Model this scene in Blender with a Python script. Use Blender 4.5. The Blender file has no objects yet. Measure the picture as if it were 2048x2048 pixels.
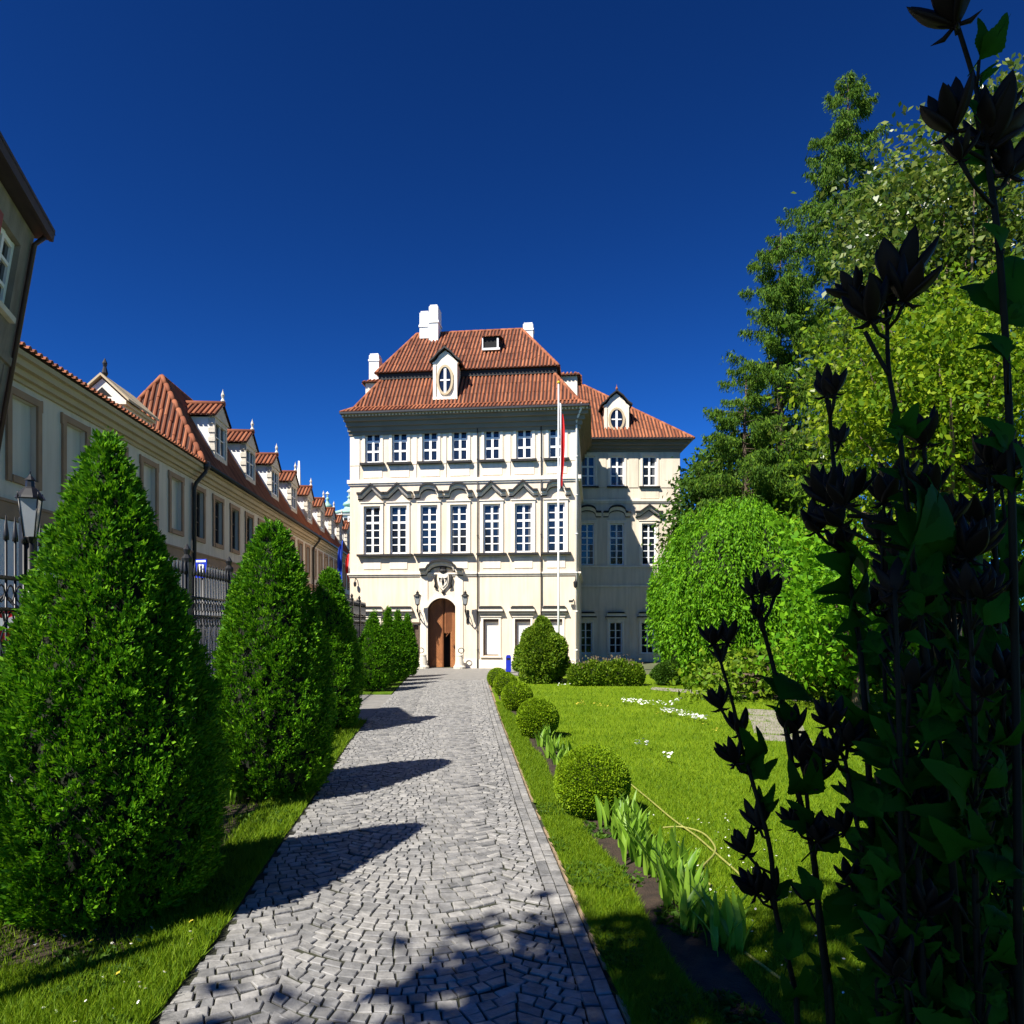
import bpy, math, random
import numpy as np
from mathutils import Vector, Matrix
random.seed(7); rng = np.random.default_rng(11)
SC = bpy.context.scene; COL = SC.collection
PI = math.pi; R = math.radians
F, CX, HY, CZ = 1450.0, 1024.0, 1250.0, 2.4       # lens in photo pixels, principal column, horizon row, eye height

def P(px, py, Y): return Vector(((px-CX)/F*Y, Y, CZ+(HY-py)/F*Y))
def G(px, py, z=0.0):
    Y = (CZ-z)*F/(py-HY); return Vector(((px-CX)/F*Y, Y, z))

# ---------------------------------------------------------------- helpers
def link(name, data, parent=None, loc=(0,0,0), rz=0.0):
    o = bpy.data.objects.new(name, data); COL.objects.link(o)
    o.location = loc; o.rotation_euler = (0,0,rz)
    if parent is not None: o.parent = parent
    return o
def tag(o, label=None, cat=None, group=None, kind=None):
    if label: o['label'] = label
    if cat: o['category'] = cat
    if group: o['group'] = group
    if kind: o['kind'] = kind
    return o
def thing(name, label, cat, loc=(0,0,0), rz=0.0, group=None):
    return tag(link(name, None, None, loc, rz), label, cat, group)

class MB:
    def __init__(s): s.v=[]; s.f=[]; s.mi=[]; s.sm=[]; s.cur=0; s.smooth=False
    def face(s, idx): s.f.append(idx); s.mi.append(s.cur); s.sm.append(s.smooth)
    def poly(s, pts):
        n=len(s.v); s.v += [tuple(p) for p in pts]; s.face(list(range(n, n+len(pts))))
    def box(s, x0,x1,y0,y1,z0,z1):
        n=len(s.v)
        s.v += [(x0,y0,z0),(x1,y0,z0),(x1,y1,z0),(x0,y1,z0),(x0,y0,z1),(x1,y0,z1),(x1,y1,z1),(x0,y1,z1)]
        for q in ((3,2,1,0),(4,5,6,7),(0,1,5,4),(1,2,6,5),(2,3,7,6),(3,0,4,7)): s.face([n+i for i in q])
    def prism(s, pts, vec):
        vec=Vector(vec); n=len(s.v); k=len(pts)
        a=[Vector(p) for p in pts]
        s.v += [tuple(p) for p in a]+[tuple(p+vec) for p in a]
        s.face(list(range(n+k-1, n-1, -1))); s.face(list(range(n+k, n+2*k)))
        for i in range(k):
            j=(i+1)%k; s.face([n+i, n+j, n+k+j, n+k+i])
    def tube(s, pts, r, n=8, cap=True):
        pts=[Vector(p) for p in pts]; k=len(pts)
        rs = r if isinstance(r,(list,tuple)) else [r]*k
        b=len(s.v); sm=s.smooth; ref=None
        for i,p in enumerate(pts):
            t=(pts[min(i+1,k-1)]-pts[max(i-1,0)]).normalized()
            if ref is None:
                ref = t.orthogonal().normalized()
            ref = (ref - t*ref.dot(t))
            ref = ref.normalized() if ref.length>1e-6 else t.orthogonal().normalized()
            q=t.cross(ref)
            for j in range(n):
                a=2*PI*j/n; s.v.append(tuple(p+(ref*math.cos(a)+q*math.sin(a))*rs[i]))
        s.smooth=True
        for i in range(k-1):
            for j in range(n):
                j2=(j+1)%n; s.face([b+i*n+j,b+i*n+j2,b+(i+1)*n+j2,b+(i+1)*n+j])
        s.smooth=sm
        if cap:
            s.face([b+j for j in range(n-1,-1,-1)]); s.face([b+(k-1)*n+j for j in range(n)])
    def lathe(s, prof, c=(0,0,0), n=16, sx=1.0, sy=1.0, rot=0.0):
        b=len(s.v); k=len(prof)
        for r,z in prof:
            for j in range(n):
                a=2*PI*j/n+rot; s.v.append((c[0]+r*math.cos(a)*sx, c[1]+r*math.sin(a)*sy, c[2]+z))
        for i in range(k-1):
            for j in range(n):
                j2=(j+1)%n; s.face([b+i*n+j,b+i*n+j2,b+(i+1)*n+j2,b+(i+1)*n+j])
        s.face([b+j for j in range(n-1,-1,-1)]); s.face([b+(k-1)*n+j for j in range(n)])
    def mesh(s, name, mats):
        me=bpy.data.meshes.new(name); me.from_pydata(s.v, [], s.f)
        for m in (mats if isinstance(mats,(list,tuple)) else [mats]): me.materials.append(m)
        me.polygons.foreach_set('material_index', s.mi); me.polygons.foreach_set('use_smooth', s.sm)
        me.update(); return me
    def build(s, name, mats, parent=None, loc=(0,0,0), rz=0.0):
        return link(name, s.mesh(name, mats), parent, loc, rz)

def np_mesh(name, V, Q, mats, parent=None, loc=(0,0,0)):
    """V (n,3), Q (m,k) faces all with k corners"""
    me=bpy.data.meshes.new(name); n=len(V); m,k=Q.shape
    me.vertices.add(n); me.vertices.foreach_set('co', np.ascontiguousarray(V,np.float32).ravel())
    me.loops.add(m*k); me.loops.foreach_set('vertex_index', np.ascontiguousarray(Q,np.int32).ravel())
    me.polygons.add(m); me.polygons.foreach_set('loop_start', np.arange(0,m*k,k,dtype=np.int32))
    me.polygons.foreach_set('loop_total', np.full(m,k,dtype=np.int32))
    for mm in (mats if isinstance(mats,(list,tuple)) else [mats]): me.materials.append(mm)
    me.update(calc_edges=True); me.validate()
    return link(name, me, parent, loc)

def unit(a): return a/np.maximum(np.linalg.norm(a,axis=1,keepdims=True),1e-9)
def leaf_verts(pos, d, ln, wd, curl=0.12):
    """diamond leaves: pos (n,3) base, d (n,3) direction, ln (n) length, wd (n) width"""
    n=len(pos); d=unit(d); side=unit(np.cross(d, rng.normal(size=(n,3)))); nr=np.cross(d,side)
    mid=pos+d*(ln*0.45)[:,None]+nr*(ln*curl)[:,None]
    V=np.empty((n,4,3)); V[:,0]=pos; V[:,1]=mid+side*(wd*0.5)[:,None]; V[:,2]=pos+d*ln[:,None]; V[:,3]=mid-side*(wd*0.5)[:,None]
    return V.reshape(-1,3)
def leaves(name, pos, d, ln, wd, mats, parent, curl=0.12):
    V=leaf_verts(pos,d,ln,wd,curl); Q=np.arange(len(V),dtype=np.int32).reshape(-1,4)
    return np_mesh(name,V,Q,mats,parent)

# ---------------------------------------------------------------- materials
def nodes(m):
    m.use_nodes=True; nt=m.node_tree; return nt, nt.nodes, nt.links, nt.nodes['Principled BSDF']
def mat(name, c, rough=0.7, var=0.12, scale=3.0, bump=0.0, bscale=30.0, metal=0.0, streak=0.0, spec=0.5, c2=None):
    m=bpy.data.materials.new(name); nt,N,L,b=nodes(m)
    b.inputs['Roughness'].default_value=rough; b.inputs['Metallic'].default_value=metal
    b.inputs['Specular IOR Level'].default_value=spec
    tc=N.new('ShaderNodeTexCoord'); nz=N.new('ShaderNodeTexNoise'); nz.inputs['Scale'].default_value=scale
    nz.inputs['Detail'].default_value=6.0; L.new(tc.outputs['Object'],nz.inputs['Vector'])
    rp=N.new('ShaderNodeValToRGB'); e=rp.color_ramp.elements
    lo=[x*(1-var) for x in c]; hi=list(c2) if c2 else [min(1,x*(1+var)) for x in c]
    e[0].position=.3; e[0].color=(*lo,1); e[1].position=.7; e[1].color=(*hi,1)
    L.new(nz.outputs['Fac'],rp.inputs['Fac']); out=rp.outputs['Color']
    if streak>0:
        mp=N.new('ShaderNodeMapping'); mp.inputs['Scale'].default_value=(4.0,4.0,0.35); L.new(tc.outputs['Object'],mp.inputs['Vector'])
        n2=N.new('ShaderNodeTexNoise'); n2.inputs['Scale'].default_value=1.2; n2.inputs['Detail'].default_value=8; L.new(mp.outputs['Vector'],n2.inputs['Vector'])
        r2=N.new('ShaderNodeValToRGB'); r2.color_ramp.elements[0].position=.35; r2.color_ramp.elements[1].position=.6
        r2.color_ramp.elements[0].color=(1-streak,1-streak,1-streak*1.1,1); r2.color_ramp.elements[1].color=(1,1,1,1)
        L.new(n2.outputs['Fac'],r2.inputs['Fac'])
        mx=N.new('ShaderNodeMixRGB'); mx.blend_type='MULTIPLY'; mx.inputs['Fac'].default_value=1
        L.new(out,mx.inputs['Color1']); L.new(r2.outputs['Color'],mx.inputs['Color2']); out=mx.outputs['Color']
    L.new(out,b.inputs['Base Color'])
    if bump>0:
        n3=N.new('ShaderNodeTexNoise'); n3.inputs['Scale'].default_value=bscale; n3.inputs['Detail'].default_value=5; L.new(tc.outputs['Object'],n3.inputs['Vector'])
        bp=N.new('ShaderNodeBump'); bp.inputs['Strength'].default_value=bump; bp.inputs['Distance'].default_value=.03
        L.new(n3.outputs['Fac'],bp.inputs['Height']); L.new(bp.outputs['Normal'],b.inputs['Normal'])
    return m
def island_mat(name, cols, rough=0.6, trans=0.0, tcol=None, spec=0.4, noise=0.0, nscale=2.0, bump=0.0):
    """each loose piece (leaf, blade, stone) takes its own colour from the ramp"""
    m=bpy.data.materials.new(name); nt,N,L,b=nodes(m)
    b.inputs['Roughness'].default_value=rough; b.inputs['Specular IOR Level'].default_value=spec
    g=N.new('ShaderNodeNewGeometry'); rp=N.new('ShaderNodeValToRGB'); cr=rp.color_ramp
    while len(cr.elements)<len(cols): cr.elements.new(.5)
    for i,c in enumerate(cols): cr.elements[i].position=i/(len(cols)-1); cr.elements[i].color=(*c,1)
    L.new(g.outputs['Random Per Island'],rp.inputs['Fac']); col=rp.outputs['Color']
    if noise>0:
        tc=N.new('ShaderNodeTexCoord'); nz=N.new('ShaderNodeTexNoise'); nz.inputs['Scale'].default_value=nscale; nz.inputs['Detail'].default_value=4
        L.new(tc.outputs['Object'],nz.inputs['Vector'])
        mr=N.new('ShaderNodeMapRange'); mr.inputs['From Min'].default_value=.3; mr.inputs['From Max'].default_value=.7
        mr.inputs['To Min'].default_value=1-noise; mr.inputs['To Max'].default_value=1+noise; L.new(nz.outputs['Fac'],mr.inputs['Value'])
        mx=N.new('ShaderNodeMixRGB'); mx.blend_type='MULTIPLY'; mx.inputs['Fac'].default_value=1
        L.new(col,mx.inputs['Color1']); L.new(mr.outputs['Result'],mx.inputs['Color2']); col=mx.outputs['Color']
        if bump>0:
            n3=N.new('ShaderNodeTexNoise'); n3.inputs['Scale'].default_value=28; n3.inputs['Detail'].default_value=6; L.new(tc.outputs['Object'],n3.inputs['Vector'])
            bp=N.new('ShaderNodeBump'); bp.inputs['Strength'].default_value=bump; bp.inputs['Distance'].default_value=.02
            L.new(n3.outputs['Fac'],bp.inputs['Height']); L.new(bp.outputs['Normal'],b.inputs['Normal'])
    L.new(col,b.inputs['Base Color'])
    if trans>0:
        t=N.new('ShaderNodeBsdfTranslucent'); mx=N.new('ShaderNodeMixShader'); mx.inputs['Fac'].default_value=trans
        if tcol: t.inputs['Color'].default_value=(*tcol,1)
        else: L.new(col,t.inputs['Color'])
        out=N['Material Output']; L.new(b.outputs['BSDF'],mx.inputs[1]); L.new(t.outputs['BSDF'],mx.inputs[2]); L.new(mx.outputs['Shader'],out.inputs['Surface'])
    return m

M={}
M['cream']=mat('cream_plaster',(.85,.71,.54),.85,.08,.6,.2,40,streak=.15)
M['trim']=mat('pale_trim',(.87,.78,.645),.8,.06,1.5,.1,40,streak=.11)
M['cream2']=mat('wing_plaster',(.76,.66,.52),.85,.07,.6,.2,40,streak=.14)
M['grey_plaster']=mat('street_plaster',(.72,.64,.53),.9,.06,.5,.15,30,streak=.12)
M['band']=mat('brown_band',(.36,.23,.14),.85,.12,2,.2,40)
M['white_plaster']=mat('white_plaster',(.86,.83,.77),.85,.05,1,.1,40,streak=.06)
M['soffit']=mat('soffit_brown',(.24,.20,.14),.9,.1,1,.1,30)
M['cornice']=mat('cornice_ochre',(.55,.44,.28),.85,.08,1,.1,30)
M['tile']=island_mat('roof_tile',[(.19,.056,.024),(.29,.094,.040),(.35,.125,.055)],.85,noise=.22,nscale=1.3)
M['tile_base']=mat('tile_bed',(.05,.018,.012),.9,.2,3)
M['lead']=mat('lead_flashing',(.012,.011,.011),.7,.2,6)
M['dark']=mat('dark_metal',(.018,.018,.02),.45,.2,6)
M['iron']=mat('wrought_iron',(.012,.012,.013),.4,.2,8)
M['white']=mat('white_paint',(.86,.86,.84),.5,.03,3)
M['chim']=mat('chimney_white',(.88,.87,.84),.8,.05,2,.1,30,streak=.05)
M['glass']=mat('window_glass',(.010,.016,.028),.06,.3,2,spec=.6)
M['net']=mat('net_curtain',(.10,.105,.115),.5,.2,9)
M['lampglass']=mat('lantern_glass',(.30,.32,.33),.1,.1,3,spec=.6)
M['wood']=mat('oak_door',(.36,.14,.045),.55,.25,9,.3,60)
M['wood2']=mat('oak_door_rib',(.22,.075,.022),.55,.25,9,.3,60)
M['brownwood']=mat('brown_wood',(.10,.065,.045),.6,.2,8,.2,50)
M['black']=mat('dark_interior',(.006,.006,.007),.9,.1,3)
M['pipe']=mat('white_pipe',(.75,.73,.69),.45,.05,3)
M['stone']=mat('pale_stone',(.62,.57,.48),.85,.12,5,.3,30)
M['blue']=mat('blue_enamel',(.012,.03,.45),.35,.05,3)
M['red']=mat('red_cloth',(.55,.01,.012),.8,.1,4)
M['wcloth']=mat('white_cloth',(.8,.8,.8),.8,.05,4)
M['bcloth']=mat('blue_cloth',(.012,.06,.42),.8,.1,4)
M['yellow']=mat('yellow_paint',(.75,.5,.04),.6,.1,4)
M['copper']=mat('green_copper',(.30,.48,.40),.6,.15,2)
M['bark']=mat('bark',(.10,.07,.045),.9,.3,8,.6,30)
M['soil']=mat('soil',(.045,.028,.018),.95,.4,9,1.0,60)
M['ground']=mat('ground_earth',(.10,.11,.05),.95,.3,1.2,.4,20)
M['lawn']=mat('lawn_turf',(.12,.21,.005),.95,.22,.7,.6,90,spec=.1,c2=(.17,.255,.008))
M['verge']=mat('verge_turf',(.075,.16,.006),.95,.3,2.0,.6,90,spec=.1,c2=(.12,.21,.012))
M['street']=mat('street_setts',(.22,.21,.195),.85,.15,3,.4,40)
M['mortar']=mat('mortar',(.022,.020,.018),.95,.3,3,.5,50,c2=(.040,.045,.020))
M['slab']=mat('paving_slab',(.28,.25,.205),.85,.2,4,.3,30)
M['edge']=mat('edging_stone',(.30,.21,.13),.9,.3,6,.4,30)
M['cobble']=island_mat('cobble_stone',[(.155,.154,.152),(.225,.22,.212),(.29,.28,.262),(.19,.187,.184)],.6,noise=.3,nscale=9,bump=.5)
M['thuja']=island_mat('thuja_scale',[(.026,.11,.003),(.080,.25,.005),(.19,.40,.009)],.6,trans=.3,spec=.2)
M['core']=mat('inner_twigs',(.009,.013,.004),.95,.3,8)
M['box']=island_mat('box_leaf',[(.11,.21,.004),(.19,.31,.006),(.28,.40,.010)],.6,trans=.25,spec=.2)
M['yew']=island_mat('shrub_leaf',[(.06,.13,.005),(.12,.21,.008),(.20,.29,.013)],.6,trans=.25,spec=.2)
M['weep']=island_mat('weeping_leaf',[(.06,.20,.004),(.12,.31,.007),(.20,.42,.011)],.6,trans=.35,spec=.2)
M['larch']=island_mat('larch_needle',[(.028,.080,.006),(.065,.150,.009),(.15,.25,.014)],.7,trans=.3,spec=.2)
M['maple']=island_mat('yellow_leaf',[(.06,.15,.004),(.15,.26,.006),(.30,.38,.012)],.6,trans=.4,spec=.2)
M['lime']=island_mat('broad_leaf',[(.035,.085,.006),(.09,.15,.010),(.24,.28,.05)],.35,trans=.35,spec=.5)
M['darkleaf']=island_mat('dark_leaf',[(.02,.06,.004),(.04,.10,.006),(.08,.16,.010)],.6,trans=.25,spec=.2)
M['grass']=island_mat('grass_blade',[(.085,.175,.004),(.145,.25,.006),(.23,.33,.010)],.6,trans=.35,spec=.2)
M['tulip']=island_mat('tulip_leaf',[(.11,.25,.015),(.19,.36,.025),(.28,.46,.045)],.45,trans=.4)
M['petal']=mat('white_petal',(.8,.8,.74),.6,.05,5)
M['ypetal']=mat('yellow_petal',(.6,.5,.05),.6,.1,5)
M['flowerbrown']=island_mat('faded_flower',[(.10,.07,.04),(.18,.13,.08),(.12,.14,.04)],.8)
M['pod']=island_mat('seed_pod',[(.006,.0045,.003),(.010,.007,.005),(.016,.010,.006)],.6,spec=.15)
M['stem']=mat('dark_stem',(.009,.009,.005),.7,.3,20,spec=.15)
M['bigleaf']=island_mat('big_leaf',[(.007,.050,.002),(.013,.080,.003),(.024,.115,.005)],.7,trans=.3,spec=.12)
M['hose']=mat('hose_rubber',(.30,.30,.07),.6,.1,8)
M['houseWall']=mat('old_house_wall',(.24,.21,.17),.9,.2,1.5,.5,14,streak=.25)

# ---------------------------------------------------------------- frames (a facade with its own local axes; front at local -y)
class Frame:
    def __init__(s, x, y, ang): s.o=Vector((x,y)); s.a=ang; s.c=math.cos(ang); s.s=math.sin(ang)
    def loc(s, p):
        dx=p[0]-s.o.x; dy=p[1]-s.o.y
        return Vector((dx*s.c+dy*s.s, -dx*s.s+dy*s.c, p[2]))
    def at(s, px, py, depth=0.0):
        d=Vector(((px-CX)/F, 1.0, (HY-py)/F)); o=s.loc((0,0,CZ)); dl=Vector((d.x*s.c+d.y*s.s, -d.x*s.s+d.y*s.c, d.z))
        t=(depth-o.y)/dl.y; return o+dl*t
    def u(s, px, depth=0.0): return s.at(px,HY,depth).x
    def v(s, py, px=930, depth=0.0): return s.at(px,py,depth).z

def wall_holes(mb, u0,u1,v0,v1, holes, depth=.22, y=0.0):
    us=sorted({u0,u1,*[h[0] for h in holes],*[h[1] for h in holes]}); vs=sorted({v0,v1,*[h[2] for h in holes],*[h[3] for h in holes]})
    us=[u for u in us if u0<=u<=u1]; vs=[v for v in vs if v0<=v<=v1]
    for i in range(len(us)-1):
        for j in range(len(vs)-1):
            uc=(us[i]+us[i+1])/2; vc=(vs[j]+vs[j+1])/2
            if any(h[0]<uc<h[1] and h[2]<vc<h[3] for h in holes): continue
            mb.poly([(us[i],y,vs[j]),(us[i+1],y,vs[j]),(us[i+1],y,vs[j+1]),(us[i],y,vs[j+1])])
    for a,b,c,d in holes:
        yd=y+depth
        mb.poly([(a,y,c),(a,yd,c),(a,yd,d),(a,y,d)]); mb.poly([(b,y,c),(b,y,d),(b,yd,d),(b,yd,c)])
        mb.poly([(a,y,d),(a,yd,d),(b,yd,d),(b,y,d)]); mb.poly([(a,y,c),(b,y,c),(b,yd,c),(a,yd,c)])

def tile_face(mb, pts, sp=.215, r=.07, up=None, bend=0.0):
    """convex roof polygon: first edge is the eave; half-round tile rows run up the slope"""
    pts=[Vector(p) for p in pts]; mb.cur=1; mb.poly(pts); mb.cur=0
    e=(pts[1]-pts[0]).normalized(); n=None
    for k in range(2,len(pts)):
        n=e.cross(pts[k]-pts[0])
        if n.length>1e-6: break
    n.normalize()
    if n.z<0: n=-n
    w=n.cross(e); w = w if w.z>0 else -w
    q=[((p-pts[0]).dot(e),(p-pts[0]).dot(w)) for p in pts]
    ua=min(a for a,b in q); ub=max(a for a,b in q); k=max(1,int((ub-ua)/sp))
    for i in range(k):
        u=ua+(i+.5)*(ub-ua)/k; hit=[]
        for j in range(len(q)):
            a,b=q[j],q[(j+1)%len(q)]
            if (a[0]-u)*(b[0]-u)<0: t=(u-a[0])/(b[0]-a[0]); hit.append(a[1]+t*(b[1]-a[1]))
        if len(hit)<2: continue
        s0,s1=min(hit)-.04,max(hit)
        if s1-s0<.15: continue
        seg=max(1,int((s1-s0)/.9)); 
        for g in range(seg):
            a0=s0+(s1-s0)*g/seg; a1=s0+(s1-s0)*(g+1)/seg+.03
            jit=random.uniform(-.012,.012)
            b=len(mb.v)
            for ss,rr,lift in ((a0,r,.010),(a1,r*.92,.0)):
                c=pts[0]+e*(u+jit)+w*ss+n*lift
                for a in (0,.25,.5,.75,1.0):
                    an=PI*a; mb.v.append(tuple(c+e*(math.cos(an)*rr)+n*(math.sin(an)*rr*1.15)))
            for j in range(4): mb.face([b+j,b+j+1,b+5+j+1,b+5+j])
            mb.face([b,b+1,b+2,b+3,b+4])

# ---------------------------------------------------------------- camera, light, sky
cam=bpy.data.cameras.new('camera'); co=link('camera',cam,None,(0,0,CZ)); co.rotation_euler=(R(90),0,0)
cam.sensor_fit='HORIZONTAL'; cam.sensor_width=36; cam.lens=36*F/2048; cam.shift_y=(HY-1024)/2048; cam.clip_start=.05; cam.clip_end=3000
SC.camera=co
SUN=Vector((2.23,2.65,-3.96)).normalized()
sl=bpy.data.lights.new('sun','SUN'); sl.energy=5.0; sl.angle=R(.5); sl.color=(1,.95,.86)
so=link('sun',sl,None,(0,0,40)); so.rotation_mode='QUATERNION'; so.rotation_quaternion=SUN.to_track_quat('-Z','Y')
w=bpy.data.worlds.new('World'); SC.world=w; w.use_nodes=True; N=w.node_tree.nodes; L=w.node_tree.links
sky=N.new('ShaderNodeTexSky'); sky.sky_type='NISHITA'; sky.sun_disc=False
sky.sun_elevation=math.asin(-SUN.z); sky.sun_rotation=math.atan2(-SUN.x,-SUN.y)
sky.air_density=1.0; sky.dust_density=0.0; sky.ozone_density=6.0; sky.altitude=1500
gm=N.new('ShaderNodeGamma'); gm.inputs['Gamma'].default_value=1.65                      # polarised, deep blue clear sky
ml=N.new('ShaderNodeMixRGB'); ml.blend_type='MULTIPLY'; ml.inputs['Fac'].default_value=1; ml.inputs['Color2'].default_value=(.11,.30,.43,1)
L.new(sky.outputs['Color'],gm.inputs['Color']); L.new(gm.outputs['Color'],ml.inputs['Color1']); L.new(ml.outputs['Color'],N['Background'].inputs['Color'])
N['Background'].inputs['Strength'].default_value=.055
SC.view_settings.view_transform='Standard'; SC.view_settings.look='None'; SC.view_settings.gamma=1; SC.view_settings.exposure=0.85
SC.cycles.max_bounces=6; SC.cycles.diffuse_bounces=2; SC.cycles.transparent_max_bounces=4

# ---------------------------------------------------------------- ground
mb=MB(); mb.poly([(-900,-200,0),(900,-200,0),(900,1800,0),(-900,1800,0)]); tag(mb.build('ground',M['ground']),kind='structure')
RE=[(4.36,.68),(7.1,.47),(9.94,.25),(18.3,-.30),(30.3,-1.02),(36,-1.35)]
LE=[(2.0,-2.02),(4.36,-2.12),(5.52,-2.2),(6.96,-2.38),(9.94,-2.70),(14.5,-3.25),(18.3,-3.6),(25.8,-4.16),(39,-5.2)]
RE=[(2.0,.86)]+RE
def interp(tab,y):
    if y<=tab[0][0]: return tab[0][1]
    for (a,b),(c,d) in zip(tab,tab[1:]):
        if y<=c: return b+(d-b)*(y-a)/(c-a)
    return tab[-1][1]
def slab(name, pts, z0, z1, m, **k):
    mb=MB(); mb.prism([(x,y,z0) for x,y in pts],(0,0,z1-z0)); return tag(mb.build(name,m),kind='structure')
FX=lambda y: -4.3-.0752*y                          # the fence line
mb=MB(); ys=[-3]+[y for y,_ in LE[1:-1]]+[36.0]
mb.poly([(interp(LE,y)-.05,y,.008) for y in ys]+[(interp(RE,y)+.05,y,.008) for y in reversed(ys)])
tag(mb.build('path_bed',M['mortar']),kind='structure')
# cobbles in segmental arcs, one mesh of separate stones
mb=MB(); hw=.80; SAG=.27
def stone4(c, zt=.026):
    """one sett from its four ground corners"""
    m=(sum(p[0] for p in c)/4,sum(p[1] for p in c)/4); n=len(mb.v); tl=(random.gauss(0,.0022),random.gauss(0,.0022)); zt+=random.gauss(0,.0018)
    for k,(f,z) in enumerate(((1.0,.003),(.985,zt-.006),(.90,zt))):
        for q,p in enumerate(c): mb.v.append((m[0]+(p[0]-m[0])*f,m[1]+(p[1]-m[1])*f,z+((tl[0] if q in (0,3) else -tl[0])+(tl[1] if q<2 else -tl[1]) if k else 0)))
    for k in (0,4):
        for j in range(4):
            j2=(j+1)%4; mb.face([n+k+j,n+k+j2,n+k+4+j2,n+k+4+j])
    mb.face([n+8,n+9,n+10,n+11])
def stone(x,y,ang,a,b,zt=.026):
    c,s_=math.cos(ang),math.sin(ang); stone4([(x+i*a*random.uniform(.95,1)*c-j*b*s_,y+i*a*s_+j*b*random.uniform(.95,1)*c) for i,j in ((-1,-1),(1,-1),(1,1),(-1,1))],zt)
yrow=2.5
while yrow<31.6:
    rh=random.uniform(.098,.122); bnd={k:random.uniform(-.075,.075) for k in range(-4,6)}
    for seg in range(-3,4):
        xc=seg*2*hw; cuts=[-1.0]
        while cuts[-1]<.93: cuts.append(min(1.0,cuts[-1]+random.uniform(.108,.185)))
        if 1.0-cuts[-2]<.08: cuts.pop(-2)
        cuts[-1]=1.0; up=[t+random.uniform(-.02,.02)-(.27*2*t*rh/hw/hw*.6 if abs(t)<.99 else 0) for t in cuts]; up[0]=-1.0; up[-1]=1.0
        def cp(t,yy,dx,dy): return (xc+t*hw+(bnd[seg]*(1-t)+bnd[seg+1]*(1+t))/2+dx-.75-.0752*(yy-4.6)*1.0,yy-SAG*(1-t*t)+dy)
        g=.0062
        for i in range(len(cuts)-1):
            c=[cp(cuts[i],yrow,g,g),cp(cuts[i+1],yrow,-g,g),cp(up[i+1],yrow+rh,-g,-g),cp(up[i],yrow+rh,g,-g)]
            c=[(p[0]+random.gauss(0,.0025),p[1]+random.gauss(0,.0035)) for p in c]
            mx=sum(p[0] for p in c)/4; my=sum(p[1] for p in c)/4
            if interp(LE,my)+.09<mx<interp(RE,my)-.27: stone4(c)
            elif interp(LE,my)-.02<mx<interp(LE,my)+.09: stone4([(max(p[0],interp(LE,p[1])-.02),p[1]) for p in c])
            elif mx<interp(RE,my)-.15 and mx>interp(LE,my): 
                lim=interp(RE,my)-.225; stone4([(min(p[0],lim),p[1]) for p in c])
    yrow+=rh
y=2.6
while y<31.5:                                       # bigger kerb setts along the lawn edge
    l=random.uniform(.085,.13); y+=l
    for q in (0,1): stone(interp(RE,y)-.06-.11*q,y+.05*q,math.atan(.07)+random.uniform(-.03,.03),.05,l*.93,.03)
    y+=l
tag(mb.build('path',M['cobble']),kind='structure')
mb=MB(); y=2.6
while y<31.5:
    l=random.uniform(.3,.5); x0=interp(RE,y); x1=interp(RE,y+l)
    if random.random()<.9:
        mb.prism([(x0+.005,y,0),(x0+.05+random.uniform(0,.03),y,0),(x1+.05,y+l-.02,0),(x1+.005,y+l-.02,0)],(0,0,random.uniform(.028,.045)))
    y+=l
tag(mb.build('path_edging',M['edge']),kind='structure')
# the side drive and the forecourt before the palace
mb=MB(); mb.poly([(FX(18.2),18.2,.012),(-3.5,18.2,.012),(-4.05,24.8,.012),(FX(24.8),24.8,.012)]); tag(mb.build('side_drive',M['street']),kind='structure')
mb=MB(); mb.poly([(-9.6,36.0,.012),(interp(LE,36)-.06,36.0,.012),(interp(LE,31.5),31.6,.012),(interp(RE,31.5),31.6,.012),(-1.2,34.5,.012),(1.2,34.7,.012),(4.2,39.6,.012),(-9.4,41.2,.012)]); tag(mb.build('forecourt',M['street']),kind='structure')
mb=MB(); mb.poly([(-12.4,-30,.006),(FX(-30)-.15,-30,.006),(FX(36)-.15,36,.006),(-9.5,41,.006),(-9.0,90,.006),(-17.2,90,.006)]); tag(mb.build('street',M['street']),kind='structure')
slab('lawn',[(interp(RE,y)+.06,y) for y in (-3,2,4.36,7.1,9.94,18.3,30.3)]+[(-1.0,33.4),(3,34),(30,40),(40,-3)],0,.03,M['lawn'])
slab('verge',[(interp(LE,y)-.06,y) for y in (18.0,14.5,9.94,6.96,5.52,4.36,2.0,-3)]+[(FX(-3)+.1,-3),(FX(18)+.1,18)],0,.03,M['verge'])
slab('far_verge',[(interp(LE,y)-.06,y) for y in (35.6,25.8,25.0)]+[(FX(25)+.1,25),(FX(35.6)+.1,35.6)],0,.03,M['verge'])
BEDC=lambda y: 1.70-.082*y
mb=MB()
def bumpy_bed(name, left, right, y0,y1, m, z=.036, amp=.03):
    nx,ny=7,int((y1-y0)/.12); V=[];Q=[]
    for j in range(ny+1):
        y=y0+(y1-y0)*j/ny
        for i in range(nx):
            t=i/(nx-1); e=math.sin(PI*t)
            V.append((left(y)+(right(y)-left(y))*t+random.uniform(-.02,.02),y+random.uniform(-.03,.03),z+e*random.uniform(.2,1)*amp))
    for j in range(ny):
        for i in range(nx-1): a=j*nx+i; Q.append((a,a+1,a+nx+1,a+nx))
    tag(np_mesh(name,np.array(V),np.array(Q),m),kind='structure')
bumpy_bed('flower_bed',lambda y:BEDC(y)-.17+.04*math.sin(y*2.1),lambda y:BEDC(y)+.30+.03*math.sin(y*1.7+1),3.4,30,M['soil'])
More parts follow.
